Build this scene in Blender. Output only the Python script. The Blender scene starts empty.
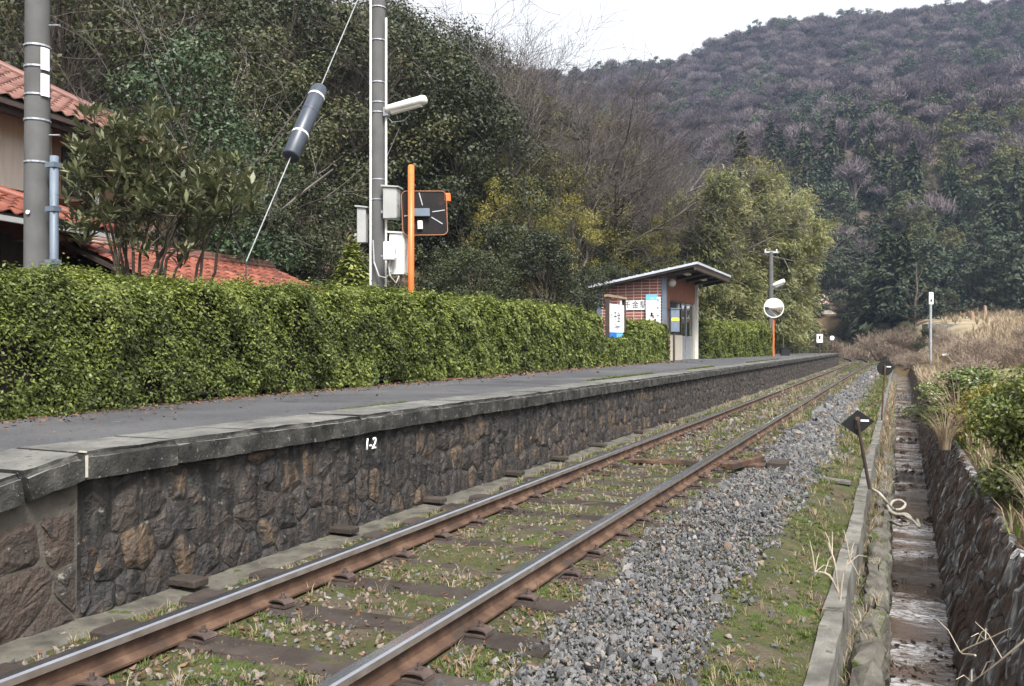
import bpy, bmesh, math, random
import numpy as np
from mathutils import Vector, Matrix

# ------------------------------------------------------------------ camera, world, light
SC = bpy.context.scene
COL = SC.collection
TH = math.radians(23.7)          # camera turned left of the track direction (+Y)
CS, SN = math.cos(TH), math.sin(TH)
FPX, CZ, HZ = 880.0, 1.22, 345.5
cd = bpy.data.cameras.new('camera'); cam = bpy.data.objects.new('camera', cd); COL.objects.link(cam)
cam.location = (0, 0, CZ)
cam.rotation_euler = (math.pi/2 + math.atan((HZ-343)/FPX), 0, TH)
cd.sensor_width = 36.0; cd.lens = FPX/1024*36; cd.clip_end = 4000; cd.clip_start = 0.05
SC.camera = cam
W = bpy.data.worlds.new('World'); SC.world = W; W.use_nodes = True
nt = W.node_tree; nt.nodes.clear()
sky = nt.nodes.new('ShaderNodeTexSky'); sky.sky_type = 'NISHITA'; sky.sun_disc = False
SUN_EL, SUN_AZ = math.radians(52), math.radians(140)     # azimuth measured clockwise from +Y
sky.sun_elevation = SUN_EL; sky.sun_rotation = SUN_AZ
sky.air_density = 1.0; sky.dust_density = 4.0; sky.ozone_density = 1.0
hs = nt.nodes.new('ShaderNodeHueSaturation'); hs.inputs['Saturation'].default_value = 0.09
bg = nt.nodes.new('ShaderNodeBackground'); bg.inputs['Strength'].default_value = 0.128
wo = nt.nodes.new('ShaderNodeOutputWorld')
nt.links.new(sky.outputs[0], hs.inputs['Color']); nt.links.new(hs.outputs[0], bg.inputs[0]); nt.links.new(bg.outputs[0], wo.inputs[0])
sl = bpy.data.lights.new('sun', 'SUN'); sl.energy = 2.7; sl.angle = math.radians(15); sl.color = (1, .97, .92)
so = bpy.data.objects.new('sun', sl); COL.objects.link(so)
so.rotation_euler = (math.pi/2-SUN_EL, 0, -SUN_AZ+math.pi)
so.location = (0, -20, 60)
vs = SC.view_settings; vs.view_transform = 'Standard'; vs.look = 'None'; vs.gamma = 1.0; vs.exposure = 1.45
cy = SC.cycles
cy.max_bounces = 5; cy.diffuse_bounces = 2; cy.glossy_bounces = 2; cy.transmission_bounces = 3
cy.transparent_max_bounces = 4; cy.volume_bounces = 0
cy.caustics_reflective = False; cy.caustics_refractive = False
cy.use_denoising = True

# ------------------------------------------------------------------ helpers
R = random.Random(7)
def at(px, py, d):                # a pixel of the photograph at a distance d along the view axis -> point
    u = (px-512)/FPX
    return Vector((-SN*d+CS*u*d, CS*d+SN*u*d, CZ+d*(HZ-py)/FPX))
def px_on_x(px, X):               # (y, depth) where a pixel column meets the plane x = X
    u = (px-512)/FPX
    d = X/(-SN+CS*u)
    return CS*d+SN*u*d, d
def zpx(py, d): return CZ+d*(HZ-py)/FPX

def tag(o, label=None, cat=None, group=None, kind=None):
    if label: o['label'] = label
    if cat: o['category'] = cat
    if group: o['group'] = group
    if kind: o['kind'] = kind
    return o
def empty(name, loc=(0,0,0), rz=0, label=None, cat=None, group=None):
    o = bpy.data.objects.new(name, None); COL.objects.link(o)
    o.location = loc; o.rotation_euler = (0,0,rz); o.empty_display_size = .2
    return tag(o, label, cat, group)
def link(name, me, parent=None, mat=None, loc=None, rot=None, scl=None):
    o = bpy.data.objects.new(name, me); COL.objects.link(o)
    if parent: o.parent = parent
    if mat is not None and len(me.materials) == 0: me.materials.append(mat)
    if loc is not None: o.location = loc
    if rot is not None: o.rotation_euler = rot
    if scl is not None: o.scale = scl if hasattr(scl, '__len__') else (scl,)*3
    return o
def copy_tree(o, parent=None):
    c = o.copy(); COL.objects.link(c); c.parent = parent
    for ch in list(o.children): copy_tree(ch, c)
    return c

class MB:
    """collects shapes for one mesh"""
    def __init__(s): s.v = []; s.f = []; s.m = []
    def add(s, v, f, m=0):
        n = len(s.v); s.v += [tuple(p) for p in v]; s.f += [tuple(i+n for i in q) for q in f]; s.m += [m]*len(f)
        return s
    def box(s, a, b, m=0, rot=None, piv=None):
        (x0,y0,z0),(x1,y1,z1) = a, b
        v = [Vector(p) for p in ((x0,y0,z0),(x1,y0,z0),(x1,y1,z0),(x0,y1,z0),(x0,y0,z1),(x1,y0,z1),(x1,y1,z1),(x0,y1,z1))]
        if rot is not None:
            pv = Vector(piv) if piv is not None else (Vector(a)+Vector(b))/2
            v = [rot @ (p-pv) + pv for p in v]
        return s.add(v, [(0,3,2,1),(4,5,6,7),(0,1,5,4),(1,2,6,5),(2,3,7,6),(3,0,4,7)], m)
    def tube(s, pts, rad, n=6, m=0, cap=True):
        pts = [Vector(p) for p in pts]
        if not hasattr(rad, '__len__'): rad = [rad]*len(pts)
        rings = []; b = len(s.v)
        for i, p in enumerate(pts):
            d = (pts[min(i+1,len(pts)-1)]-pts[max(i-1,0)])
            if d.length < 1e-9: d = Vector((0,0,1))
            d.normalize()
            a = d.orthogonal().normalized() if abs(d.z) > .95 else d.cross(Vector((0,0,1))).normalized()
            c = d.cross(a)
            for k in range(n):
                w = 2*math.pi*k/n
                q = p + (a*math.cos(w)+c*math.sin(w))*rad[i]; s.v.append((q.x,q.y,q.z))
        for i in range(len(pts)-1):
            for k in range(n):
                k2 = (k+1) % n
                s.f.append((b+i*n+k, b+i*n+k2, b+(i+1)*n+k2, b+(i+1)*n+k)); s.m.append(m)
        if cap:
            s.f.append(tuple(b+k for k in range(n-1,-1,-1))); s.m.append(m)
            s.f.append(tuple(b+(len(pts)-1)*n+k for k in range(n))); s.m.append(m)
        return s
    def mesh(s, name, mats=(), smooth=False, bevel=0):
        me = bpy.data.meshes.new(name); me.from_pydata(s.v, [], s.f)
        for mm in mats: me.materials.append(mm)
        if len(mats) > 1: me.polygons.foreach_set('material_index', s.m)
        if bevel:
            bm = bmesh.new(); bm.from_mesh(me)
            bmesh.ops.bevel(bm, geom=bm.edges[:], offset=bevel, segments=1, affect='EDGES', clamp_overlap=True)
            bm.to_mesh(me); bm.free()
        if smooth: me.polygons.foreach_set('use_smooth', [True]*len(me.polygons))
        me.update()
        return me
    def obj(s, name, parent=None, mats=(), smooth=False, bevel=0, **k):
        if not isinstance(mats, (list, tuple)): mats = (mats,)
        return link(name, s.mesh(name, mats, smooth, bevel), parent, **k)

def quads_mesh(name, V, lv, mat):
    """V (n,4,3) array of leaf quads, lv (n) one number for each leaf"""
    n = len(V); me = bpy.data.meshes.new(name)
    me.vertices.add(4*n); me.vertices.foreach_set('co', np.ascontiguousarray(V, dtype=np.float32).ravel())
    me.loops.add(4*n); me.loops.foreach_set('vertex_index', np.arange(4*n, dtype=np.int32))
    me.polygons.add(n); me.polygons.foreach_set('loop_start', np.arange(0, 4*n, 4, dtype=np.int32))
    try: me.polygons.foreach_set('loop_total', np.full(n, 4, dtype=np.int32))
    except Exception: pass
    a = me.attributes.new('lv', 'FLOAT', 'FACE'); a.data.foreach_set('value', np.ascontiguousarray(lv, dtype=np.float32))
    me.update(calc_edges=True); me.validate()
    me.materials.append(mat)
    return me
def norm(a): return a/np.maximum(np.linalg.norm(a, axis=-1, keepdims=True), 1e-9)
def leaf_quads(P, N, L, Wd, rng, axis=None, mid=0.0, fold=0.12):
    n = len(P); N = norm(N)
    A = rng.normal(size=(n,3)) if axis is None else axis
    A = norm(A-(A*N).sum(1, keepdims=True)*N); S = np.cross(N, A)
    L = np.broadcast_to(L, (n,))[:,None]; Wd = np.broadcast_to(Wd, (n,))[:,None]
    return np.stack([P-A*L*.5, P+A*L*mid+S*Wd*.5+N*Wd*fold, P+A*L*.5, P+A*L*mid-S*Wd*.5+N*Wd*fold], axis=1)

def _hash(i, j, seed):
    h = (i.astype(np.int64)*374761393 + j.astype(np.int64)*668265263 + seed*1442695) & 0x7fffffff
    h = ((h ^ (h >> 13))*1274126177) & 0x7fffffff
    return ((h ^ (h >> 16)) & 0xffff)/65535.0
def vn(x, y, scale=1.0, seed=0, oct=1):
    x = np.asarray(x, float); y = np.asarray(y, float); r = 0; amp = 1; tot = 0
    for o in range(oct):
        X, Y = x/scale, y/scale
        i, j = np.floor(X), np.floor(Y); fx, fy = X-i, Y-j
        fx = fx*fx*(3-2*fx); fy = fy*fy*(3-2*fy)
        a = _hash(i,j,seed+o)*(1-fx)+_hash(i+1,j,seed+o)*fx
        b = _hash(i,j+1,seed+o)*(1-fx)+_hash(i+1,j+1,seed+o)*fx
        r = r+amp*(a*(1-fy)+b*fy); tot += amp; amp *= .5; scale *= .5
    return r/tot
def sstep(a, b, x):
    t = np.clip((x-a)/(b-a), 0, 1); return t*t*(3-2*t)

# ------------------------------------------------------------------ materials
def ramp(nt, fac, cols):
    r = nt.nodes.new('ShaderNodeValToRGB'); e = r.color_ramp.elements
    n = len(cols)
    pos = [c[3] if len(c) > 3 else i/max(1,n-1) for i, c in enumerate(cols)]
    e[0].position = pos[0]; e[0].color = (*cols[0][:3], 1)
    e[1].position = pos[-1]; e[1].color = (*cols[-1][:3], 1)
    for c, p in list(zip(cols, pos))[1:-1]:
        q = e.new(p); q.color = (*c[:3], 1)
    nt.links.new(fac, r.inputs[0]); return r.outputs[0]
def noise(nt, vec, scale, detail=4, rough=.55, dist=0):
    n = nt.nodes.new('ShaderNodeTexNoise'); n.inputs['Scale'].default_value = scale
    n.inputs['Detail'].default_value = detail; n.inputs['Roughness'].default_value = rough
    n.inputs['Distortion'].default_value = dist
    nt.links.new(vec, n.inputs['Vector']); return n.outputs['Fac']
def math_(nt, op, a, b):
    n = nt.nodes.new('ShaderNodeMath'); n.operation = op
    for i, x in enumerate((a, b)):
        if isinstance(x, (int, float)): n.inputs[i].default_value = x
        else: nt.links.new(x, n.inputs[i])
    return n.outputs[0]
def mixc(nt, fac, a, b, mode='MIX'):
    n = nt.nodes.new('ShaderNodeMix'); n.data_type = 'RGBA'; n.blend_type = mode
    if isinstance(fac, (int,float)): n.inputs[0].default_value = fac
    else: nt.links.new(fac, n.inputs[0])
    for i, x in ((6,a),(7,b)):
        if isinstance(x, tuple): n.inputs[i].default_value = (*x[:3],1)
        else: nt.links.new(x, n.inputs[i])
    return n.outputs[2]
def stretch(nt, vec, sx, sy, sz):
    m = nt.nodes.new('ShaderNodeMapping'); m.inputs['Scale'].default_value = (sx,sy,sz); nt.links.new(vec, m.inputs[0]); return m.outputs[0]
def base(name):
    m = bpy.data.materials.new(name); m.use_nodes = True; nt = m.node_tree
    p = nt.nodes['Principled BSDF']
    g = nt.nodes.new('ShaderNodeNewGeometry'); return m, nt, p, g.outputs['Position']
def M(name, cols, scale=4, rough=.8, bump=.3, bscale=60, spec=.3, metal=0, spots=None, streak=None, orand=0, detail=5, bdist=.01):
    """noise-driven colour; spots = (colour, scale, threshold); streak = (colour, amount); orand: each object its own place on the ramp"""
    m, nt, p, pos = base(name)
    f = noise(nt, pos, scale, detail)
    f = math_(nt, 'MULTIPLY', math_(nt, 'SUBTRACT', f, .28), 2.2)
    if orand:
        oi = nt.nodes.new('ShaderNodeObjectInfo')
        f = math_(nt, 'ADD', math_(nt, 'MULTIPLY', f, 1-orand), math_(nt, 'MULTIPLY', oi.outputs['Random'], orand))
    c = ramp(nt, f, cols)
    if streak:
        s = noise(nt, stretch(nt, pos, 9, 9, .8), 1.6, 4, .6)
        c = mixc(nt, math_(nt, 'MULTIPLY', ramp(nt, s, [(0,0,0,.42),(1,1,1,.66)]), streak[1]), c, streak[0])
    if spots:
        for sp in (spots if isinstance(spots, list) else [spots]):
            s = noise(nt, pos, sp[1], 6, .65)
            c = mixc(nt, ramp(nt, s, [(0,0,0,sp[2]),(1,1,1,sp[2]+.06)]), c, sp[0])
    nt.links.new(c, p.inputs['Base Color'])
    p.inputs['Roughness'].default_value = rough; p.inputs['Metallic'].default_value = metal
    p.inputs['Specular IOR Level'].default_value = spec
    if bump:
        b = nt.nodes.new('ShaderNodeBump'); b.inputs['Strength'].default_value = bump; b.inputs['Distance'].default_value = bdist
        nt.links.new(noise(nt, pos, bscale, 6, .6), b.inputs['Height']); nt.links.new(b.outputs[0], p.inputs['Normal'])
    return m
def LEAF(name, cols, rough=.45, spec=.4, trans=.25, patch=3.0, orand=.15):
    """leaf colour from each leaf's own number plus patches through the crown"""
    m, nt, p, pos = base(name)
    a = nt.nodes.new('ShaderNodeAttribute'); a.attribute_name = 'lv'
    oi = nt.nodes.new('ShaderNodeObjectInfo')
    f = math_(nt, 'ADD', math_(nt, 'MULTIPLY', a.outputs['Fac'], .6), math_(nt, 'MULTIPLY', math_(nt, 'SUBTRACT', noise(nt, pos, patch, 2), .3), .9))
    f = math_(nt, 'ADD', f, math_(nt, 'MULTIPLY', math_(nt, 'SUBTRACT', oi.outputs['Random'], .5), orand*2))
    c = ramp(nt, f, cols)
    nt.links.new(c, p.inputs['Base Color']); p.inputs['Roughness'].default_value = rough
    p.inputs['Specular IOR Level'].default_value = spec
    if trans:
        t = nt.nodes.new('ShaderNodeBsdfTranslucent'); nt.links.new(c, t.inputs[0])
        mx = nt.nodes.new('ShaderNodeMixShader'); mx.inputs[0].default_value = trans
        nt.links.new(p.outputs[0], mx.inputs[1]); nt.links.new(t.outputs[0], mx.inputs[2])
        nt.links.new(mx.outputs[0], nt.nodes['Material Output'].inputs[0])
    return m

mt = {}
mt['asphalt'] = M('asphalt', [(.042,.042,.046),(.07,.07,.075),(.095,.094,.097)], .9, .9, 1.0, 130, .2, spots=[((.105,.103,.1), 2.2, .60),((.036,.036,.038), 1.1, .62),((.13,.127,.122), 34, .6),((.028,.028,.03), 30, .6)])
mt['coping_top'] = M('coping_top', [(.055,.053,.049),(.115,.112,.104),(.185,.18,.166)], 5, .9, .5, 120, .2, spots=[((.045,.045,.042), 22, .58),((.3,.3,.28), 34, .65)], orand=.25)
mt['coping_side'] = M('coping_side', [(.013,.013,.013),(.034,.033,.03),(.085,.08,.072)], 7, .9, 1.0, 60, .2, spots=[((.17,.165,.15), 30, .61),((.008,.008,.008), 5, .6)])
mt['stone'] = M('wall_stone', [(.013,.012,.012),(.03,.026,.024),(.055,.042,.034),(.028,.027,.028),(.10,.066,.04),(.06,.046,.038)], 7, .65, 1.0, 26, .4, streak=((.006,.0055,.0055),.95), spots=[((.15,.14,.125), 15, .62),((.13,.075,.035), 4.2, .64)], orand=.6, bdist=.03)
mt['stone_brown'] = M('ramp_stone', [(.03,.027,.024),(.065,.047,.038),(.045,.04,.035),(.12,.092,.065)], 5, .8, 1.0, 30, .3, spots=[((.22,.2,.17), 12, .64),((.02,.02,.02), 5, .62)], orand=.6, bdist=.03)
mt['mortar'] = M('mortar', [(.014,.013,.012),(.04,.037,.034),(.10,.093,.083)], 9, .95, 1.0, 50, .2, streak=((.01,.01,.01),.85), spots=[((.17,.16,.145), 18, .64)])
mt['mortar_light'] = M('mortar_light', [(.05,.045,.037),(.12,.107,.09)], 6, .95, .8, 60, .2, spots=[((.04,.037,.03), 5, .6)])
mt['concrete'] = M('concrete', [(.06,.057,.05),(.12,.114,.10),(.19,.182,.162)], 5, .9, .8, 70, .2, spots=[((.045,.043,.035), 7, .57),((.06,.07,.028), 4, .6)])
mt['concrete_dirty'] = M('concrete_dirty', [(.035,.033,.028),(.085,.078,.065),(.15,.14,.12)], 6, .9, .9, 50, .2, spots=[((.05,.06,.02), 6, .58),((.23,.22,.2), 14, .66)])
mt['pole'] = M('pole_concrete', [(.075,.075,.074),(.12,.12,.118)], 3, .9, .5, 150, .2, spots=[((.08,.08,.08), 30, .66)], streak=((.09,.09,.09),.5))
mt['bed'] = M('track_bed', [(.05,.038,.026),(.08,.064,.045),(.045,.05,.02),(.065,.06,.026),(.095,.08,.06)], 3.2, .95, 1.0, 45, .15, spots=[((.055,.075,.02), 2.6, .55)], bdist=.02)
mt['soil'] = M('leaf_litter', [(.05,.036,.022),(.1,.07,.042),(.07,.06,.03)], 2, .95, .8, 25, .1, bdist=.03)
mt['field'] = M('dry_field', [(.18,.135,.09),(.27,.215,.15),(.17,.145,.085),(.23,.18,.12)], .25, .95, .8, 6, .1, bdist=.05)
mt['hillsoil'] = M('hill_soil', [(.05,.04,.032),(.085,.065,.055),(.055,.055,.03)], .12, .95, .5, 2, .1, bdist=.2)
mt['rust'] = M('rust', [(.034,.02,.013),(.076,.043,.028),(.135,.083,.055)], 7, .8, .5, 90, .25, spots=((.04,.028,.022), 3, .56))
mt['railtop'] = M('rail_steel', [(.55,.56,.6),(.72,.73,.76)], 6, .24, .05, 60, .5, metal=1)
mt['railside'] = M('rail_worn_side', [(.16,.125,.10),(.27,.24,.22)], 8, .5, .1, 60, .4, metal=.5)
mt['sleeper'] = M('sleeper_wood', [(.02,.015,.013),(.042,.033,.028),(.065,.054,.046)], 5, .9, .9, 40, .2, orand=.3)
mt['clip'] = M('clip_steel', [(.03,.022,.02),(.085,.055,.045)], 14, .7, .3, 90, .4)
mt['gravel'] = M('gravel_stone', [(.03,.031,.034),(.068,.068,.071),(.125,.124,.123),(.053,.053,.056),(.25,.238,.22)], 8, .85, .5, 60, .3, orand=.8)
mt['pebble'] = M('brown_stone', [(.06,.042,.03),(.12,.09,.068),(.2,.165,.135),(.09,.075,.062)], 8, .85, .5, 60, .25, orand=.8)
mt['wetstone'] = M('wet_stone', [(.015,.01,.008),(.035,.024,.018),(.06,.045,.036)], 8, .3, .4, 40, .5, orand=.7)
mt['deadleaf'] = M('dead_leaf', [(.06,.028,.015),(.11,.06,.034),(.17,.11,.066)], 8, .8, 0, 10, .2, orand=.8)
mt['grass'] = LEAF('grass_blade', [(.035,.055,.01),(.07,.105,.02),(.125,.15,.045),(.2,.175,.09)], .6, .2, .3, 1.5, .3)
mt['drygrass'] = LEAF('dry_grass', [(.17,.125,.08),(.31,.245,.165),(.46,.39,.285)], .8, .1, .3, .6, .3)
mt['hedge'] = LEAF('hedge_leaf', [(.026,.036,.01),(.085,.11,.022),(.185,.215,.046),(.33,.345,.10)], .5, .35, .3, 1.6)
mt['hedgecore'] = M('hedge_twig_shade', [(.010,.009,.006),(.024,.018,.012)], 9, .95, .6, 30, .1)  # twig brown darkened to stand for the shade inside the hedge
mt['glossy'] = LEAF('glossy_bush_leaf', [(.024,.036,.01),(.06,.085,.018),(.12,.15,.034),(.24,.25,.07)], .4, .5, .2, 3)
mt['loquat'] = LEAF('big_leaf', [(.024,.03,.014),(.055,.066,.028),(.105,.112,.05),(.22,.21,.12)], .52, .5, .25, 2.5)
mt['camellia'] = LEAF('camellia_leaf', [(.01,.022,.01),(.02,.04,.016),(.04,.066,.026),(.06,.08,.036)], .5, .35, .12, 1.2)
mt['ever'] = LEAF('evergreen_leaf', [(.014,.018,.009),(.026,.033,.013),(.046,.054,.019),(.10,.095,.035)], .55, .35, .18, .5, .28)
mt['olive'] = LEAF('olive_leaf', [(.055,.056,.014),(.10,.098,.022),(.165,.152,.034),(.25,.215,.05)], .5, .3, .3, .5, .25)
mt['bamboo'] = LEAF('bamboo_leaf', [(.09,.105,.04),(.165,.175,.06),(.27,.268,.108),(.4,.38,.19)], .5, .35, .4, .5, .3)
mt['cedar'] = LEAF('cedar_needles', [(.018,.026,.012),(.03,.042,.018),(.05,.058,.026),(.075,.07,.035)], .7, .2, .1, .4, .25)
mt['farbroad'] = LEAF('far_evergreen', [(.02,.03,.016),(.035,.048,.024),(.06,.072,.034)], .6, .3, .15, .15, .4)
mt['farbare'] = LEAF('far_twigs', [(.056,.044,.051),(.092,.074,.082),(.15,.124,.13)], .9, .1, .2, .05, .75)
mt['farbamboo'] = LEAF('far_bamboo', [(.045,.055,.022),(.08,.085,.035),(.13,.12,.05)], .6, .2, .25, .15, .4)
mt['bark'] = M('bark', [(.045,.036,.028),(.085,.07,.055),(.12,.105,.085)], 4, .95, .8, 22, .15)
mt['twig'] = M('twig', [(.06,.05,.046),(.10,.087,.08),(.16,.142,.13)], .6, .95, 0, 22, .15)
mt['twig_dark'] = M('twig_dark', [(.05,.04,.036),(.09,.075,.066)], .6, .95, 0, 22, .15)
mt['culm'] = M('bamboo_culm', [(.1,.12,.04),(.18,.18,.08)], 2, .5, 0, 20, .4)
mt['tile'] = M('roof_tile', [(.075,.022,.014),(.16,.045,.025),(.26,.09,.055)], 6, .22, .1, 50, .6, orand=.65, spots=((.05,.035,.028), 9, .64))
mt['tile_dull'] = M('roof_tile_dull', [(.1,.045,.036),(.16,.075,.058),(.23,.125,.1)], 5, .35, .1, 50, .5, orand=.5)
mt['plaster'] = M('plaster', [(.46,.41,.35),(.56,.51,.45)], 1.6, .9, .15, 60, .2, streak=((.36,.31,.26),.4))
mt['plaster_shaded'] = M('plaster_shaded', [(.16,.10,.065),(.22,.145,.095)], 1.2, .9, .15, 60, .2)  # darker plaster colour for the stretch of wall in shade
mt['darkwood'] = M('dark_wood', [(.022,.015,.012),(.05,.036,.028)], 6, .8, .3, 40, .3)
mt['brownmetal'] = M('brown_metal', [(.04,.028,.022),(.06,.042,.034)], 4, .5, .1, 40, .4)
mt['greymetal'] = M('grey_metal', [(.28,.285,.28),(.36,.365,.35)], 3, .45, .05, 40, .4, spots=((.3,.29,.27), 9, .66))
mt['bluegrey'] = M('blue_grey_paint', [(.09,.115,.15),(.13,.16,.2)], 3, .5, .05, 40, .4)
mt['galv'] = M('galvanised', [(.3,.32,.35),(.45,.47,.5)], 9, .42, .05, 60, .5, metal=.6)
mt['roofmetal'] = M('roof_sheet', [(.34,.37,.41),(.45,.48,.52)], 4, .45, .05, 40, .4)
mt['white'] = M('white_paint', [(.7,.71,.72),(.8,.8,.8)], 5, .5, .02, 40, .4)
mt['offwhite'] = M('off_white', [(.52,.52,.48),(.66,.66,.62)], 6, .5, .05, 40, .4, spots=((.3,.28,.22), 14, .68))
mt['black'] = M('black_paint', [(.006,.006,.007),(.014,.013,.013)], 7, .4, .05, 40, .4)
mt['ink'] = M('black_ink', [(.012,.012,.015),(.02,.02,.024)], 7, .6, 0, 40, .2)
mt['blue'] = M('blue_print', [(.02,.12,.42),(.03,.17,.5)], 4, .5, 0, 40, .3)
mt['skyblue'] = M('light_blue_print', [(.12,.38,.6),(.16,.46,.66)], 4, .5, 0, 40, .3)
mt['teal'] = M('teal_print', [(.16,.42,.48),(.3,.55,.6)], 8, .5, 0, 40, .3)
mt['red'] = M('red_print', [(.3,.05,.04),(.4,.1,.07)], 8, .5, 0, 40, .3)
mt['orange'] = M('orange_paint', [(.5,.11,.025),(.6,.15,.035)], 5, .45, .05, 40, .4, spots=((.45,.12,.05), 20, .66))
mt['oldorange'] = M('faded_orange', [(.24,.09,.045),(.36,.15,.08)], 6, .6, .1, 40, .3)
mt['yellow'] = M('yellow_label', [(.65,.6,.04),(.75,.68,.06)], 5, .5, 0, 40, .3)
mt['guard'] = M('guard_plastic', [(.03,.037,.052),(.045,.054,.072)], 5, .4, .05, 40, .45)
mt['brown_panel'] = M('mirror_back', [(.005,.004,.005),(.012,.009,.009)], 5, .55, .05, 40, .2, spots=((.035,.012,.008), 5, .6))
mt['wire'] = M('wire_steel', [(.2,.21,.22),(.3,.31,.32)], 5, .5, 0, 40, .4)
mt['wire_dark'] = M('wire_dark', [(.03,.03,.03),(.05,.05,.05)], 5, .6, 0, 40, .3)
mt['terracotta'] = M('terracotta_wall', [(.2,.085,.055),(.25,.11,.072)], 3, .85, .2, 60, .2)
mt['beige'] = M('beige_panel', [(.36,.33,.27),(.43,.4,.33)], 4, .85, .2, 60, .2)
mt['pinktile'] = M('far_roof_tile', [(.45,.27,.23),(.55,.36,.3)], 1, .6, .1, 5, .3)
mt['hose'] = M('white_hose', [(.14,.125,.095),(.34,.32,.27)], 9, .7, .1, 60, .3, spots=((.07,.055,.035), 16, .58))
mt['oldwood'] = M('weathered_post', [(.2,.13,.085),(.3,.22,.15)], 6, .9, .2, 30, .2)
mt['drystem'] = M('dry_stem', [(.24,.2,.15),(.36,.31,.24)], 8, .9, 0, 30, .2)
mt['drybush'] = LEAF('dry_twigs', [(.12,.09,.07),(.2,.155,.12),(.3,.24,.19)], .9, .1, .2, .3, .35)
mt['mirror'] = M('mirror_glass', [(.75,.76,.78),(.8,.8,.82)], 2, .04, 0, 40, .5, metal=1)
m, nt_, p_, pos_ = base('window_glass'); p_.inputs['Base Color'].default_value = (.012,.014,.016,1); p_.inputs['Roughness'].default_value = .06; mt['glass'] = m
m, nt_, p_, pos_ = base('glazed_lamp'); p_.inputs['Base Color'].default_value = (.75,.76,.74,1); p_.inputs['Roughness'].default_value = .35; mt['diffuser'] = m
# brick: courses are only 3 px tall in the photograph
m, nt_, p_, pos_ = base('brick_tile')
bt = nt_.nodes.new('ShaderNodeTexBrick'); bt.inputs['Scale'].default_value = 1.0
bt.inputs['Brick Width'].default_value = .30; bt.inputs['Row Height'].default_value = .11; bt.inputs['Mortar Size'].default_value = .012
bt.inputs['Color1'].default_value = (.24,.07,.045,1); bt.inputs['Color2'].default_value = (.17,.055,.04,1); bt.inputs['Mortar'].default_value = (.42,.38,.34,1)
bt.offset = 0.0
sx = nt_.nodes.new('ShaderNodeSeparateXYZ'); cx = nt_.nodes.new('ShaderNodeCombineXYZ')
nt_.links.new(pos_, sx.inputs[0]); nt_.links.new(math_(nt_, 'ADD', sx.outputs[0], sx.outputs[1]), cx.inputs[0]); nt_.links.new(sx.outputs[2], cx.inputs[1])
nt_.links.new(cx.outputs[0], bt.inputs['Vector']); nt_.links.new(bt.outputs[0], p_.inputs['Base Color']); p_.inputs['Roughness'].default_value = .6; mt['brick'] = m
# water of the ditch: brown, rippled, mirrors the sky, with pale glints painted in
m, nt_, p_, pos_ = base('ditch_water')
p_.inputs['Base Color'].default_value = (.045,.026,.014,1); p_.inputs['Roughness'].default_value = .05; p_.inputs['Specular IOR Level'].default_value = .7
wn = noise(nt_, stretch(nt_, pos_, 1, 1.7, 1), 13, 4, .6, .6)
calm = ramp(nt_, noise(nt_, stretch(nt_, pos_, .25, 1, 1), 1.5, 2), [(.12,.12,.12,.42),(1,1,1,.55)])
bb = nt_.nodes.new('ShaderNodeBump'); bb.inputs['Distance'].default_value = .05; bb.inputs['Strength'].default_value = 1.0
glint_noise = noise(nt_, stretch(nt_, pos_, .8, 1.9, 1), 17, 5, .65, 1.0)
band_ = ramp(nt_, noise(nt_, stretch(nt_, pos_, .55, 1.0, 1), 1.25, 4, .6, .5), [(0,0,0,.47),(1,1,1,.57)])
glint_mask = math_(nt_, 'MULTIPLY', ramp(nt_, glint_noise, [(0,0,0,.40),(1,1,1,.58)]), band_)  # pale riffle patches in the colour, standing for sky reflections
nt_.links.new(mixc(nt_, glint_mask, (.06,.034,.018), (.42,.42,.43)), p_.inputs['Base Color'])
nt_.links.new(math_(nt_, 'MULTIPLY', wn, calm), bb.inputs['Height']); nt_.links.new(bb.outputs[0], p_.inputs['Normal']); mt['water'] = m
# rough streaked stone of the ditch wall
m, nt_, p_, pos_ = base('ditch_stone')
oi = nt_.nodes.new('ShaderNodeObjectInfo')
rotm = nt_.nodes.new('ShaderNodeMapping'); rotm.inputs['Rotation'].default_value = (math.radians(-8),0,0); rotm.inputs['Scale'].default_value = (1.5,10,1.6); nt_.links.new(pos_, rotm.inputs[0])
n1 = noise(nt_, rotm.outputs[0], 2.2, 5, .6)
f1 = math_(nt_, 'ADD', math_(nt_, 'MULTIPLY', n1, .9), math_(nt_, 'MULTIPLY', oi.outputs['Random'], .18))
c1 = ramp(nt_, f1, [(.03,.015,.009,.38),(.085,.042,.022,.5),(.06,.052,.048,.56),(.16,.15,.145,.63),(.48,.48,.47,.72)])
nt_.links.new(c1, p_.inputs['Base Color']); p_.inputs['Roughness'].default_value = .6
bb = nt_.nodes.new('ShaderNodeBump'); bb.inputs['Distance'].default_value = .05; bb.inputs['Strength'].default_value = 1
nt_.links.new(noise(nt_, rotm.outputs[0], 6, 6, .65), bb.inputs['Height']); nt_.links.new(bb.outputs[0], p_.inputs['Normal']); mt['ditch_stone'] = m

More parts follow.
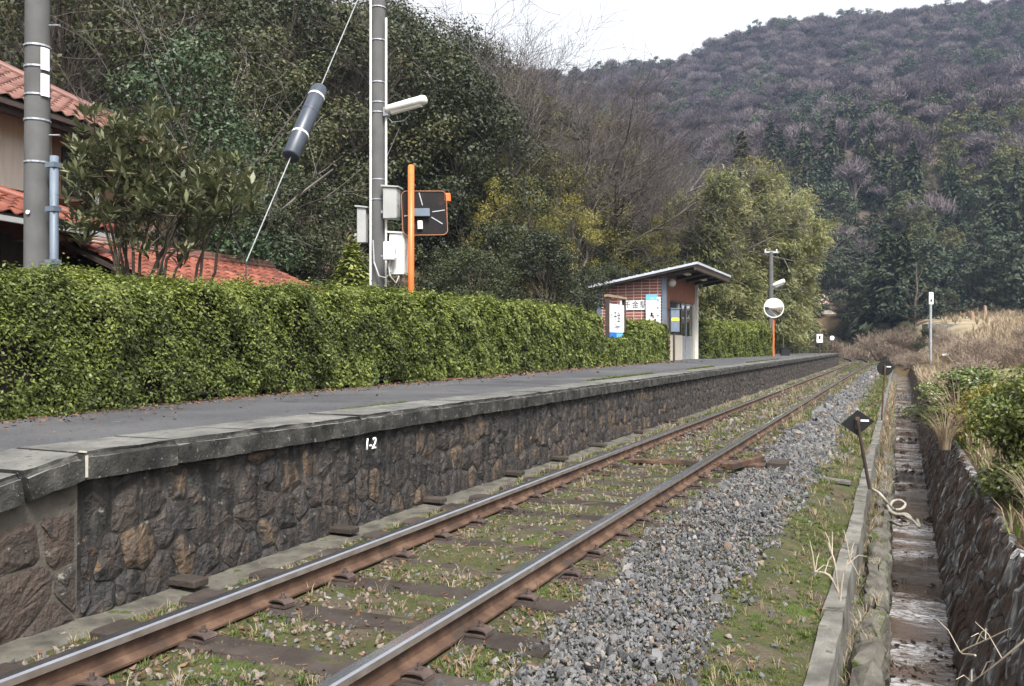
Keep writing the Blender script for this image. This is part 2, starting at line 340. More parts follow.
# ------------------------------------------------------------------ track-following coordinates
TX, S0, RC = -2.46, 62.0, 250.0       # track centre, start of the left-hand curve, its radius
def P(s, t, z=0.0):
    if s <= S0: return (TX+t, s, z)
    a = (s-S0)/RC
    return (TX-RC*(1-math.cos(a))+t*math.cos(a), S0+RC*math.sin(a)+t*math.sin(a), z)
def heading(s): return 0.0 if s <= S0 else (s-S0)/RC
def st(x, y):
    x = np.asarray(x, float); y = np.asarray(y, float)
    dx = x-(TX-RC); dy = y-S0
    r = np.hypot(dx, dy); a = np.arctan2(dy, dx)
    return np.where(y <= S0, y, S0+RC*a), np.where(y <= S0, x-TX, r-RC)
PT = .685                              # platform top above the rail head
def pz(s): return PT-.18*max(0, 3.2-s)
PEND = 66.0
CRX = [-500,200,400,540,600,680,720,760,800,890,960,1024,1500]
CRY = [60,80,105,84,80,73,60,47,42,31,23,18,4]
def H(x, y):
    """height of the land"""
    x = np.asarray(x, float); y = np.asarray(y, float)
    s, t = st(x, y)
    foot = np.interp(s, [-60,12,30,70,110], [22,19,10.5,9.5,7])
    hill = .55+.80*np.maximum(0, np.log1p(np.exp(np.clip(-(t+foot)/2.5,-30,30)))*2.5)
    hill = 36*(1-np.exp(-hill/36))+ (vn(x,y,9,3,2)-.5)*1.6*sstep(2,10,hill)
    hill = .4+(hill-.4)*(1-sstep(95,150,s)*.8)
    beyond = sstep(66,72,s)
    lft = np.where(t > -8, .5*(1-beyond)+beyond*(-.25+.8*sstep(-2,-7,t)), hill)
    lft = np.where((t<=-8)&(t>-9), np.minimum(hill, .6), lft)
    rise = np.interp(y, [-60,0,10,30,60,90,130,200], [-.3,0,.1,.45,1.5,2.9,5.0,8])
    rgt = -.1+rise*sstep(3.0,9.0,t)+.35*sstep(3.3,8,t)+(vn(x,y,3,5,2)-.5)*.25*sstep(4,7,t)
    cor = np.where(s < PEND+1, -8.0, -1.5)
    z = np.where(t > 3.3, rgt, lft)
    z = np.where((t > cor) & (t <= np.where(s < 60, 3.3, 2.0)), -2.0, np.where((t > 2.0) & (t <= 3.3), -.22, z))
    dep = -SN*x+CS*y; lat = CS*x+SN*y
    ppx = np.where(dep > 1, 512+FPX*lat/np.maximum(dep,1), np.where(lat>0, 1400, -400))
    ppx = np.clip(ppx, -400, 1400)
    D = np.hypot(x, y)
    cosr = np.clip(dep/np.maximum(D,1), .25, 1)
    zc = CZ+(HZ-np.interp(ppx, CRX, CRY))/FPX*430*cosr
    p = (D-125)/(430-125)
    g = np.where(p <= 1, np.clip(p,0,1)**1.12, np.maximum(0,1-(p-1)*.5))
    mo = rise+(zc-rise)*g+((vn(x,y,70,11,3)-.5)*26*sstep(.05,.3,p)*(1-.6*sstep(.8,1,p)))
    mo = np.where(D > 120, mo, -50)
    z = np.where((D > 120) & ~((t > -3) & (t < 3.3) & (s < 122) & (s > 0)), np.maximum(z, mo), z)
    return z
def Hs(x, y): return float(H(np.array([x]), np.array([y]))[0])

# ------------------------------------------------------------------ setting: ground, trackbed, platform
def axis_pts(core, hi, lo, step, grow=1.13):
    a = list(np.arange(core[0], core[1]+1e-6, step)); d = step
    x = core[1]
    while x < hi: d *= grow; x += d; a.append(x)
    d = step; x = core[0]
    while x > lo: d *= grow; x -= d; a.insert(0, x)
    return np.array(a)
gx = axis_pts((-26,16), 1500, -1500, .6); gy = axis_pts((-6,120), 1800, -700, 1.0)
GX, GY = np.meshgrid(gx, gy); GZ = H(GX, GY)
nx, ny = len(gx), len(gy)
gv = np.stack([GX,GY,GZ], -1).reshape(-1,3)
ii = (np.arange(ny-1)[:,None]*nx+np.arange(nx-1)[None,:]).ravel()
gf = np.stack([ii,ii+1,ii+nx+1,ii+nx],1)
me = bpy.data.meshes.new('ground'); me.from_pydata(gv.tolist(), [], gf.tolist())
for k in ('soil','field','hillsoil'): me.materials.append(mt[k])
fc = gv[gf].mean(1); fs, ft = st(fc[:,0], fc[:,1]); fD = np.hypot(fc[:,0], fc[:,1])
mi = np.where(ft < 3.2, 0, 1); mi = np.where(fD > 135, 2, mi)
me.polygons.foreach_set('material_index', mi.astype(np.int32)); me.polygons.foreach_set('use_smooth', [True]*len(me.polygons))
tag(link('ground', me), 'wooded valley floor, dry fields and hillside around the railway', None, kind='structure')

def strip(name, prof, s0, s1, ds, mats, zf=None, matidx=None, jit=0, parent=None, smooth=False):
    """a sheet following the track: prof = [(t, z)...]"""
    mb = MB(); S = list(np.arange(s0, s1, ds))+[s1]; n = len(prof)
    for s in S:
        for (t, z) in prof:
            zz = z+(zf(s,t) if zf else 0)
            mb.v.append(P(s, t+(R.uniform(-jit,jit) if jit else 0), zz))
    for i in range(len(S)-1):
        for k in range(n-1):
            mb.f.append((i*n+k, i*n+k+1, (i+1)*n+k+1, (i+1)*n+k)); mb.m.append(matidx[k] if matidx else 0)
    return mb.obj(name, parent, mats, smooth)
bedn = lambda s, t: float((vn(t*7, s*7, 1, 21, 2)-.5)*.045)
bedp = [(-1.13,-.30)]+[(-1.12+k*.12, -.17+.035*max(0,1-abs(-.6+k*.06-.2)/1.0)) for k in range(27)]
def bedz(t):
    return float(np.interp(t, [-1.15,-.9,-.55,0,.55,.9,1.3,1.75,2.06], [-.19,-.158,-.143,-.139,-.143,-.152,-.15,-.22,-.285]))
tb = strip('track_bed', [(t, bedz(t)) for t in np.linspace(-1.14,2.075,28)], -1.5, 30, .15, [mt['bed']], lambda s,t: bedn(s,t)*(1 if abs(abs(t)-.57)>.15 else .3), smooth=True)
tag(tb, 'mossy earth and old ballast bed under the rails', None, kind='structure')
tb2 = strip('track_bed', [(t, bedz(t)) for t in np.linspace(-1.14,2.075,12)], 30, 175, 1.0, [mt['bed']], smooth=True)
tag(tb2, 'far mossy stretch of track bed towards the bend', None, kind='structure')
sv = strip('verge', [(-8,.3),(-5,-.05),(-2.5,-.2),(-1.12,-.2)], 66.3, 175, 1.5, [mt['bed']], smooth=True)
tag(sv, 'grassy verge left of the track past the platform', None, kind='structure')
rb = strip('bank', [(3.12,-.45),(3.18,-.12),(3.5,-.06),(4.2,.02),(5.0,-.2)], -1.5, 60, .5, [mt['soil']], lambda s,t: (.12*s/10*(.0 if t<3.3 else 1) if t<4.5 else 0)*.4+ float(vn(s*3,t*3,1,9)-.5)*.06, smooth=True)
tag(rb, 'earth bank on top of the ditch wall', None, kind='structure')

# platform ----------------------------------------------------------
plat = empty('platform', P(30,-2.4,0), 0, 'long low stone-faced station platform with concrete coping and asphalt top', 'platform')
def pl(o):
    o.matrix_parent_inverse = Matrix.Translation(-Vector(plat.location)); return o
S = [-1.5, 0, 1, 2.2, 3.2]+list(np.arange(4.2, PEND, 1.0))+[PEND]
mb = MB()
for s in S:
    mb.v += [P(s,-1.79,pz(s)-.006), P(s,-3.0,pz(s)-.004), P(s,-4.4,pz(s)-.02), P(s,-8.3,pz(s)-.05), P(s,-8.6,-.4)]
for i in range(len(S)-1):
    for k in range(4): mb.f.append((i*5+k,i*5+k+1,(i+1)*5+k+1,(i+1)*5+k)[::-1])
mb.m = [0]*len(mb.f)
n0 = len(mb.v); mb.v += [P(PEND,-1.79,-.4)]
mb.f.append((n0-5, n0-4, n0-3, n0-2, n0-1, n0)); mb.m.append(0)
pl(mb.obj('surface', plat, mt['asphalt']))
mb = MB()
for a, b in zip(S[:-1], S[1:]):
    v = []
    for s in (a,b):
        for t, z in ((-1.356,-.5),(-1.350,pz(s)-.14),(-1.75,pz(s)-.14)): v.append(P(s,t,z))
    mb.add(v, [(0,3,4,1),(1,4,5,2)], 1 if b <= 3.2 else 0)
mb.add([P(PEND,-1.36,-.4),P(PEND,-8.3,-.4),P(PEND,-8.3,PT-.14),P(PEND,-1.36,PT-.14)], [(0,1,2,3)])
pl(mb.obj('wall', plat, [mt['mortar'], mt['mortar_light']]))
# coping blocks
LB = .625
def coping_mesh(L, seed, tilt=0):
    rr = random.Random(seed); bm = bmesh.new()
    bmesh.ops.create_cube(bm, size=1.0)
    bmesh.ops.scale(bm, vec=(.5, L-.008, .14), verts=bm.verts)
    bmesh.ops.subdivide_edges(bm, edges=[e for e in bm.edges if abs((e.verts[0].co-e.verts[1].co).y)>.1], cuts=4)
    top = [e for e in bm.edges if all(v.co.z > .069 for v in e.verts) and all(v.co.x > .24 for v in e.verts)]
    bmesh.ops.bevel(bm, geom=top, offset=.03, segments=3, affect='EDGES')
    for v in bm.verts:
        if v.co.x > .2: v.co.x += rr.uniform(-.006,.005); v.co.z += rr.uniform(-.005,.004)
    for v in bm.verts: v.co.y += tilt*0
    m_ = bpy.data.meshes.new('coping_block'); 
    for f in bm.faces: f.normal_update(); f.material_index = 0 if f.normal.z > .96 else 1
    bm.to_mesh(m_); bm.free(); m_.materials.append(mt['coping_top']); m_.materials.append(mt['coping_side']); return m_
cms = [coping_mesh(LB, k) for k in range(6)]
s = 3.2; k = 0
while s < PEND-.3:
    c = s+LB/2; h = heading(c)
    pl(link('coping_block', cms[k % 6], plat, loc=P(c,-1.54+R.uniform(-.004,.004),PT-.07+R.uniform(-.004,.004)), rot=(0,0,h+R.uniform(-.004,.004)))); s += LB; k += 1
pl(link('coping_block', coping_mesh(.31, 90), plat, loc=P(3.035,-1.54,PT-.07-.03), rot=(math.atan(.18),0,0)))
cw = coping_mesh(1.25, 91)
for k in range(3): pl(link('coping_block', cw, plat, loc=P(3.2-.33-.63-k*1.24,-1.54,PT-.07-.18*(.96+k*1.22)), rot=(math.atan(.18),0,0)))
mb = MB(); mb.box((-1.292+TX,3.197,PT-.13),(-1.284+TX,3.209,PT-.02)); mb.box((-1.34+TX,3.198,PT-.006),(-1.292+TX,3.208,PT+.001))
pl(mb.obj('mortar_joint', plat, mt['beige']))

# rubble stones: Voronoi cells on a wall face -----------------------
def cells(x0, x1, z0, z1, dx, dz, rr, jx=.3, jz=.3, shear=0):
    sites = []; row = 0; z = z0-dz*.3
    while z < z1+dz*.6:
        x = x0-dx+(row % 2)*dx*.5
        while x < x1+dx:
            sites.append((x+rr.uniform(-jx,jx)*dx+shear*(z-z0), z+rr.uniform(-jz,jz)*dz)); x += dx
        z += dz; row += 1
    sites.sort(); out = []
    for i, (px, pz_) in enumerate(sites):
        poly = [(max(x0,px-dx*1.6), z0), (min(x1,px+dx*1.6), z0), (min(x1,px+dx*1.6), z1), (max(x0,px-dx*1.6), z1)]
        if poly[1][0] <= poly[0][0]: continue
        j0 = i
        for stp in (-1, 1):
            j = i+stp
            while 0 <= j < len(sites) and abs(sites[j][0]-px) < dx*3.2:
                qx, qz = sites[j]; mx, mz = (px+qx)/2, (pz_+qz)/2; nx_, nz_ = qx-px, qz-pz_
                new = []
                for a in range(len(poly)):
                    A, B = poly[a], poly[(a+1) % len(poly)]
                    da = (A[0]-mx)*nx_+(A[1]-mz)*nz_; db = (B[0]-mx)*nx_+(B[1]-mz)*nz_
                    if da <= 0: new.append(A)
                    if (da < 0) != (db < 0) and abs(da-db) > 1e-12:
                        w = da/(da-db); new.append((A[0]+(B[0]-A[0])*w, A[1]+(B[1]-A[1])*w))
                poly = new
                if len(poly) < 3: break
                j += stp
            if len(poly) < 3: break
        if len(poly) < 3: continue
        ar = abs(sum(poly[a][0]*poly[(a+1)%len(poly)][1]-poly[(a+1)%len(poly)][0]*poly[a][1] for a in range(len(poly))))/2
        if ar < dx*dz*.12: continue
        out.append(poly)
    return out
def stone_geo(poly, rr, gap, proud, f3):
    """f3(x, z, out) -> 3D; a rough-faced stone in its cell"""
    cx_ = sum(p[0] for p in poly)/len(poly); cz_ = sum(p[1] for p in poly)/len(poly)
    pp = []
    for a in range(len(poly)):
        A, B = poly[a], poly[(a+1)%len(poly)]
        L = math.hypot(B[0]-A[0], B[1]-A[1])
        if L < gap*1.6: continue
        pp.append((A[0]*.88+B[0]*.12, A[1]*.88+B[1]*.12)); 
        if L > gap*5: pp.append(((A[0]+B[0])/2+rr.uniform(-gap,gap)*.6, (A[1]+B[1])/2+rr.uniform(-gap,gap)*.6)); pp.append((A[0]*.12+B[0]*.88, A[1]*.12+B[1]*.88))
    if len(pp) < 3: return None
    n = len(pp); v = []
    h = proud*rr.uniform(.5,1.3); tx_, tz_ = rr.uniform(-.5,.5)*proud, rr.uniform(-.5,.5)*proud
    rad = max(math.hypot(x-cx_, z-cz_) for x, z in pp)
    def sh(x, z, q): 
        dx_, dz_ = cx_-x, cz_-z; l = math.hypot(dx_, dz_) or 1
        return x+dx_/l*q, z+dz_/l*q
    for x, z in pp: a, b = sh(x, z, gap*.6); v.append(f3(a, b, -.03))
    for x, z in pp: a, b = sh(x, z, gap*.75); v.append(f3(a, b, h*.35+rr.uniform(-.2,.2)*proud))
    for x, z in pp:
        a, b = sh(x, z, gap*.8+rad*rr.uniform(.2,.34)); v.append(f3(a, b, h+((x-cx_)*tx_+(z-cz_)*tz_)/rad+rr.uniform(-.3,.3)*proud))
    v.append(f3(cx_+rr.uniform(-.2,.2)*rad, cz_+rr.uniform(-.2,.2)*rad, h*1.1+rr.uniform(-.25,.35)*proud))
    f = []
    for a in range(n):
        b = (a+1) % n
        f += [(a,b,n+b,n+a),(n+a,n+b,2*n+b,2*n+a),(2*n+a,2*n+b,3*n)]
    return v, f
rs = random.Random(11)
fw = lambda x, z, o: P(x, -1.362+o+.015*max(0,(.5-z)), z)
lim = 0; rest = MB()
for poly in sorted(cells(3.22, PEND-.1, -.22, PT-.145, .20, .22, rs, .34, .34), key=lambda q: q[0][0]):
    g = stone_geo(poly, rs, .008, .019, fw)
    if not g: continue
    if lim < 270:
        pl(MB().add(*g).obj('stone', plat, mt['stone'])); lim += 1
    else: rest.add(*g)
tag(pl(rest.obj('stone_facing', plat, mt['stone'])), kind='stuff')
for poly in cells(.2, 3.19, -.24, .40, .36, .34, rs, .3, .3):
    top = lambda x: pz(x)-.15
    poly = [(x, min(z, top(x))) for x, z in poly]
    g = stone_geo(poly, rs, .014, .022, fw)
    if g: pl(MB().add(*g).obj('stone', plat, mt['stone_brown']))
# painted distance mark on the wall
def text_mesh(txt, size, mat, extr=.001, shear=0, align='CENTER'):
    c = bpy.data.curves.new('t', 'FONT'); c.body = txt; c.size = size; c.extrude = extr; c.shear = shear
    c.align_x = align; c.align_y = 'CENTER'; c.resolution_u = 3
    o = bpy.data.objects.new('t', c); COL.objects.link(o)
    bpy.context.view_layer.update()
    me = bpy.data.meshes.new_from_object(o.evaluated_get(bpy.context.evaluated_depsgraph_get()))
    bpy.data.objects.remove(o); bpy.data.curves.remove(c); me.materials.clear(); me.materials.append(mat); return me
yy, dd = px_on_x(367, TX-1.33)
o = pl(link('painted_mark', text_mesh('1-2', .125, mt['white'], .004, .2), plat, loc=(TX-1.300, yy, zpx(444,dd)), rot=(math.pi/2,0,math.pi/2)))
# gutter
gut = strip('gutter', [(-1.37,-.4),(-1.36,-.16),(-1.16,-.17),(-1.12,-.18),(-1.11,-.4)], -1.5, PEND, .8, [mt['concrete_dirty']], lambda s,t: float(vn(s,t,.7,31)-.5)*.02)
tag(gut, 'narrow concrete strip along the foot of the platform wall', 'kerb')
for k, ppx in enumerate((190,345,435,515,560,600,640,672)):
    yy, dd = px_on_x(ppx, TX-1.25)
    MB().box((TX-1.37,yy-.06,-.15),(TX-1.16,yy+.06,-.105)).obj('slab', gut, mt['sleeper'], bevel=.008)

# ------------------------------------------------------------------ railway track
track = empty('railway_track', (0,0,0), 0, 'single narrow-gauge railway track with rusty rails on wooden sleepers', 'railway track')
prof = [(-.06,-.125),(.06,-.125),(.06,-.115),(.013,-.098),(.008,-.047),(.0325,-.036),(.0325,-.008),(.024,0),(-.024,0),(-.0325,-.008),(-.0325,-.036),(-.008,-.047),(-.013,-.098),(-.06,-.115)]
pm = [0,0,0,0,0,2,1,1,1,2,0,0,0,0]
for sgn in (-1,1):
    mb = MB(); SS = [-1.5]+list(np.arange(0,62,2.0))+list(np.arange(62,175,1.5))
    n = len(prof)
    for s in SS:
        for (a, z) in prof: mb.v.append(P(s, sgn*.566+a, z))
    for i in range(len(SS)-1):
        for k in range(n): mb.f.append((i*n+k, i*n+(k+1)%n, (i+1)*n+(k+1)%n, (i+1)*n+k)); mb.m.append(pm[k])
    mb.f.append(tuple(range(n))); mb.m.append(0)
    mb.obj('rail', track, [mt['rust'], mt['railtop'], mt['railside']])
def sleeper_mesh(seed):
    rr = random.Random(seed); bm = bmesh.new(); bmesh.ops.create_cube(bm, size=1)
    bmesh.ops.scale(bm, vec=(2.1,.2,.14), verts=bm.verts)
    bmesh.ops.subdivide_edges(bm, edges=[e for e in bm.edges if abs((e.verts[0].co-e.verts[1].co).x)>.5], cuts=8)
    bmesh.ops.bevel(bm, geom=[e for e in bm.edges if all(v.co.z>.06 for v in e.verts) and abs((e.verts[0].co-e.verts[1].co).y)<.01], offset=.012, segments=1, affect='EDGES')
    for v in bm.verts: v.co += Vector((0, rr.uniform(-.008,.008), rr.uniform(-.006,.004) if v.co.z>0 else 0))
    m_ = bpy.data.meshes.new('sleeper'); bm.to_mesh(m_); bm.free(); m_.materials.append(mt['sleeper']); return m_
sms = [sleeper_mesh(k) for k in range(5)]
def clip_mesh():
    mb = MB()
    mb.box((-.075,-.05,-.022),(.06,.05,-.008))
    pts = [(-.085,-.0),(-.05,.018),(0,.024),(.04,.018),(.062,-.004),(.05,-.02)]
    v = []; f = []
    for (x, z) in pts:
        v += [(x,-.045,z),(x,.045,z),(x,-.045,z+.012),(x,.045,z+.012)]
    for i in range(len(pts)-1):
        b = i*4; c = b+4
        f += [(b,b+1,c+1,c),(b+2,c+2,c+3,b+3),(b,c,c+2,b+2),(b+1,b+3,c+3,c+1)]
    f += [(0,2,3,1),(len(v)-4,len(v)-3,len(v)-1,len(v)-2)]
    mb.add(v, f)
    mb.tube([(0,0,.02),(0,0,.05)], .022, 6); mb.tube([(0,0,.05),(0,0,.078)], .012, 6)
    return mb.mesh('clip', [mt['clip']])
cm = clip_mesh(); s = 3.69-.58*7; k = 0
while s < 150:
    h = heading(s)
    sl_ = link('sleeper', sms[k % 5], track, loc=P(s, R.uniform(-.03,.03), -.125-.07-.001+R.uniform(-.012,.0)), rot=(0,0,h+R.uniform(-.025,.025)))
    if 0 < s < 26:
        for sg in (-1,1):
            for io in (-1,1):
                c = link('clip', cm, sl_, scl=(.78,.8,.72), loc=(sg*.566+io*.125, R.uniform(-.015,.015), .07+.018), rot=(0,0,(0 if io > 0 else math.pi)+R.uniform(-.08,.08)))
    s += .58; k += 1

# rusty steel channel across the track with an angled bar beside it
yy, dd = px_on_x(668, -2.4)
ch = empty('cable_channel', (-1.9, yy, -.12), 0, 'rusty ribbed steel channel laid across the track between the sleepers', 'channel')
mb = MB(); mb.box((-.95,-.09,0),(.05,.09,.03)); 
for k in range(18): mb.box((-.6+k*.035,-.085,.03),(-.6+k*.035+.015,.085,.042))
mb.obj('cover', ch, mt['rust'])
MB().box((.12,-.12,.0),(.75,.12,.05)).obj('end_plate', ch, mt['rust'], bevel=.006)
MB().box((.35,-.5,.03),(.42,.35,.10), rot=Matrix.Rotation(-.25,3,'Z')).obj('bar', ch, mt['rust'], bevel=.006)
MB().box((.60,-.15,-.02),(.8,.2,.09)).obj('block', ch, mt['sleeper'], bevel=.01)

# ------------------------------------------------------------------ ditch: kerb, ledge, water, stone wall
kerb = empty('ditch_kerb', P(20,2.12,-.3), 0, 'weathered pale concrete kerb running along the near edge of the ditch', 'kerb')
def kp(o): o.matrix_parent_inverse = Matrix.Translation(-Vector(kerb.location)); return o
s = -1.2; k = 0
while s < 60:
    L = 1.8 if s > 3.6 else 1.6
    j = R.uniform(-.012,.012); mb = MB(); n = 7; v = []
    for q in range(n):
        ss = s+.006+(L-.012)*q/(n-1); e = lambda: R.uniform(-.008,.008)
        v += [P(ss,2.065+j+e(),-.55),P(ss,2.07+j+e(),-.255+e()*.9),P(ss,2.175+j+e(),-.255+e()*.9),P(ss,2.18+j+e(),-.75)]
    f = [(q*4+a, q*4+a+1, q*4+a+5, q*4+a+4) for q in range(n-1) for a in range(3)]+[(0,1,2,3),((n-1)*4+3,(n-1)*4+2,(n-1)*4+1,(n-1)*4)]
    kp(mb.add(v,f).obj('kerb_stone', kerb, mt['concrete'])); s += L; k += 1
ledge = empty('ditch_ledge', P(20,2.3,-.5), 0, 'rough mossy stone ledge below the kerb forming the near ditch side', 'ledge')
def lp(o): o.matrix_parent_inverse = Matrix.Translation(-Vector(ledge.location)); return o
lp(strip('backing', [(2.17,-.50),(2.24,-.53),(2.36,-.56),(2.345,-1.5)], -1.5, 61, .35, [mt['concrete_dirty']], lambda s,t: float(vn(s*4,t*9,1,41)-.5)*.09, jit=.012, parent=ledge))
rs = random.Random(5)
fl = lambda x, z, o: P(x, 2.355+o*1.0, z)
for poly in cells(.6, 24, -1.28, -.46, .34, .27, rs, .28, .22):
    poly = [(x, z+float(vn(x*4,1,1,8)-.5)*.08 if z > -.5 else z) for x, z in poly]
    g = stone_geo(poly, rs, .012, .035, fl)
    if g: lp(MB().add(*g).obj('stone', ledge, mt['concrete_dirty']))
s = .8
while s < 20:                                   # cap stones on the ledge
    L = rs.uniform(.22,.5); w = rs.uniform(.10,.15); z = -.47+rs.uniform(-.05,.03)
    b = MB().box((-w/2,-L/2,-.08),(w/2,L/2,.05)).mesh('stone', [mt['concrete_dirty']], bevel=.03)
    for v in b.vertices: v.co += Vector((rs.uniform(-.015,.015),rs.uniform(-.03,.03),rs.uniform(-.02,.02)))
    lp(link('stone', b, ledge, loc=P(s, 2.30+rs.uniform(-.02,.02), z), rot=(rs.uniform(-.1,.1),rs.uniform(-.15,.1),rs.uniform(-.1,.1)))); s += L*rs.uniform(1.0,1.4)
wz = -1.14
def watz(s): return float(np.interp(s, [-2,8,9,14,15,22,30,60,95],[wz,wz,wz+.05,wz+.08,wz+.12,wz+.2,wz+.3,wz+.5,wz+.6]))
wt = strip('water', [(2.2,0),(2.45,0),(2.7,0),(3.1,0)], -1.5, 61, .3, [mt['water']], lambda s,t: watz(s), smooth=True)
tag(wt, 'shallow brown stream water in the ditch', None, kind='structure')
wall = empty('ditch_wall', P(20,3.0,-.6), 0, 'sloping wall of rough streaked stones on the far side of the ditch', 'stone wall')
def dp(o): o.matrix_parent_inverse = Matrix.Translation(-Vector(wall.location)); return o
wtop = lambda s: float(np.interp(s, [0,5.5,14,60], [-.10,-.12,-.05,.1]))
fd = lambda x, z, o: P(x+.0, 2.84+.34*(z+1.2)/1.1-o*.95, z+o*.3)
dp(strip('backing', [(2.80,-1.5),(2.86,-1.2),(3.185,-.15),(3.3,-.10)], -1.5, 61, .6, [mt['ditch_stone']], lambda s,t: float(vn(s*3,t*7,1,51)-.5)*.04, parent=wall))
rs = random.Random(6); cnt = 0; rest = MB()
for poly in sorted(cells(.4, 40, -1.24, -.09, .17, .34, rs, .34, .3, shear=-.15), key=lambda q: q[0][0]):
    g = stone_geo(poly, rs, .010, .03, fd)
    if not g: continue
    if cnt < 290: dp(MB().add(*g).obj('stone', wall, mt['ditch_stone'])); cnt += 1
    else: rest.add(*g)
tag(dp(rest.obj('stone_facing', wall, mt['ditch_stone'])), kind='stuff')

# ------------------------------------------------------------------ poles, boxes, mirror, wires
def lathe_pole(mb, x, y, z0, z1, r0, r1, n=14, m=0):
    k = 8; mb.tube([(x,y,z0+(z1-z0)*i/k) for i in range(k+1)], [r0+(r1-r0)*i/k for i in range(k+1)], n, m)
def band(name, parent, x, y, z, r, h=.03, mat=None, n=14):
    return MB().tube([(x,y,z-h/2),(x,y,z+h/2)], r, n).obj(name, parent, mat or mt['galv'])
def face_cam(p, r):  # point on the side of a pole that faces the platform end
    d = Vector((-p.x, -p.y, 0)).normalized(); return p+d*r
# left pole
b0 = at(37, 270, 10.6); x, y = b0.x, b0.y
lpole = empty('utility_pole', (x,y,.5), 0, 'thick grey concrete utility pole with bands and number plates beside the house', 'utility pole')
def rel(o, par): o.matrix_parent_inverse = Matrix.Translation(-Vector(par.location)); return o
mb = MB(); lathe_pole(mb, x, y, .45, 10.5, .152, .125); rel(mb.obj('shaft', lpole, mt['pole'], True), lpole)
for py in (47, 68, 96, 121, 163): rel(band('band', lpole, x, y, zpx(py,10.6), .153, .022), lpole)
fdir = (Vector((CS,SN,0))*.8+Vector((-x,-y,0)).normalized()*.75).normalized()
for (pya, pyb) in ((50,72),(76,98)):
    za, zb = zpx(pya,10.6), zpx(pyb,10.6); c = Vector((x,y,0))+fdir*.158; tdir = Vector((-fdir.y,fdir.x,0))
    v = []; q = []
    for k in range(5):
        a = (k-2)*.17; d = Vector((fdir.x*math.cos(a)-fdir.y*math.sin(a), fdir.x*math.sin(a)+fdir.y*math.cos(a),0))
        for z in (zb,za): v.append(Vector((x,y,z))+d*.160); v.append(Vector((x,y,z))+d*.164)
    for k in range(4):
        b = k*4; q += [(b+1,b+5,b+7,b+3),(b,b+2,b+6,b+4),(b+2,b+3,b+7,b+6),(b,b+4,b+5,b+1)]
    rel(MB().add(v,q).obj('number_plate', lpole, mt['white']), lpole)
dotp = Vector((x,y,zpx(214,10.6)))+Vector((.25,-.97,0)).normalized()*.155
rel(MB().tube([dotp, dotp+Vector((.25,-.97,0))*.012], .025, 12).obj('disc', lpole, mt['white']), lpole)
rdir = Vector((CS,SN,0))
for py in (25, 135): 
    a = Vector((x,y,zpx(py,10.6)))+rdir*.13; rel(MB().tube([a, a+rdir*.13, a+rdir*.14], [.009,.009,.018], 6).obj('step_bolt', lpole, mt['galv']), lpole)
cp = at(54, 0, 10.45)
rel(MB().tube([(cp.x,cp.y,.5),(cp.x,cp.y,zpx(156,10.45))], .05, 10).obj('conduit', lpole, mt['bluegrey'], True), lpole)
for py in (165, 262, 209): rel(MB().box((cp.x-.09,cp.y-.055,zpx(py,10.45)-.03),(cp.x+.055,cp.y+.055,zpx(py,10.45)+.03)).obj('bracket', lpole, mt['bluegrey']), lpole)

# middle pole
D2 = 16.0; b1 = at(378, 280, D2); x, y = b1.x, b1.y; ppm = FPX/D2
mpole = empty('utility_pole', (x,y,.5), 0, 'slim grey concrete pole carrying meter boxes and a tube lamp behind the hedge', 'utility pole')
mb = MB(); lathe_pole(mb, x, y, .45, 9.6, .15, .13); rel(mb.obj('shaft', mpole, mt['pole'], True), mpole)
for py in (8, 41, 83, 103, 113, 180, 200): rel(band('band', mpole, x, y, zpx(py,D2), .150 if py<190 else .153, .02), mpole)
for px_, top in ((370.5,-80),(386,20)):
    q = at(px_, 0, D2-.12); rel(MB().tube([(q.x,q.y,.5),(q.x,q.y,zpx(top if top>-80 else -70,D2))], .022, 6).obj('conduit', mpole, mt['offwhite']), mpole)
def meter_box(name, px0, px1, py0, py1, d, dep, label, mat, lid=True, latch=True):
    c = at((px0+px1)/2, (py0+py1)/2, d); w = (px1-px0)/FPX*d; h = (py1-py0)/FPX*d
    root = empty(name, (c.x, c.y, c.z-h/2), math.radians(-38), label, 'meter box')
    root.rotation_euler[2] = math.radians(12)
    a = w*.62; bdep = w*.5
    MB().box((-a/2,-bdep/2,0),(a/2,bdep/2,h)).obj('case', root, mat, bevel=.008)
    if lid: MB().add([(-a/2-.03,-bdep/2-.03,h+.015),(a/2+.045,-bdep/2-.03,h-.012),(a/2+.045,bdep/2+.03,h-.012),(-a/2-.03,bdep/2+.03,h+.015),(-a/2-.03,-bdep/2-.03,h+.045),(a/2+.045,-bdep/2-.03,h+.012),(a/2+.045,bdep/2+.03,h+.012),(-a/2-.03,bdep/2+.03,h+.045)],
        [(0,3,2,1),(4,5,6,7),(0,1,5,4),(1,2,6,5),(2,3,7,6),(3,0,4,7)]).obj('lid', root, mat)
    if latch:
        MB().box((a/2,-bdep*.42,.03),(a/2+.008,bdep*.42,h-.03)).obj('door', root, mat, bevel=.003)
        MB().box((a/2+.008,-bdep*.3,h*.42),(a/2+.022,-bdep*.12,h*.62)).obj('latch', root, mt['galv'], bevel=.003)
    MB().box((-a/2-.06,-.03,h*.2),(-a/2,.03,h*.28)).obj('bracket', root, mt['galv'])
    return root
meter_box('meter_box', 355, 370, 208, 243, 16.0, .3, 'grey meter box on the left side of the slim pole', mt['greymetal'], latch=False)
meter_box('meter_box', 380, 403, 188, 219, 15.8, .3, 'topmost pale grey meter box on the right of the slim pole', mt['greymetal'])
meter_box('meter_box', 386, 411, 234, 275, 15.75, .3, 'tall white meter box next to the orange post', mt['offwhite'])
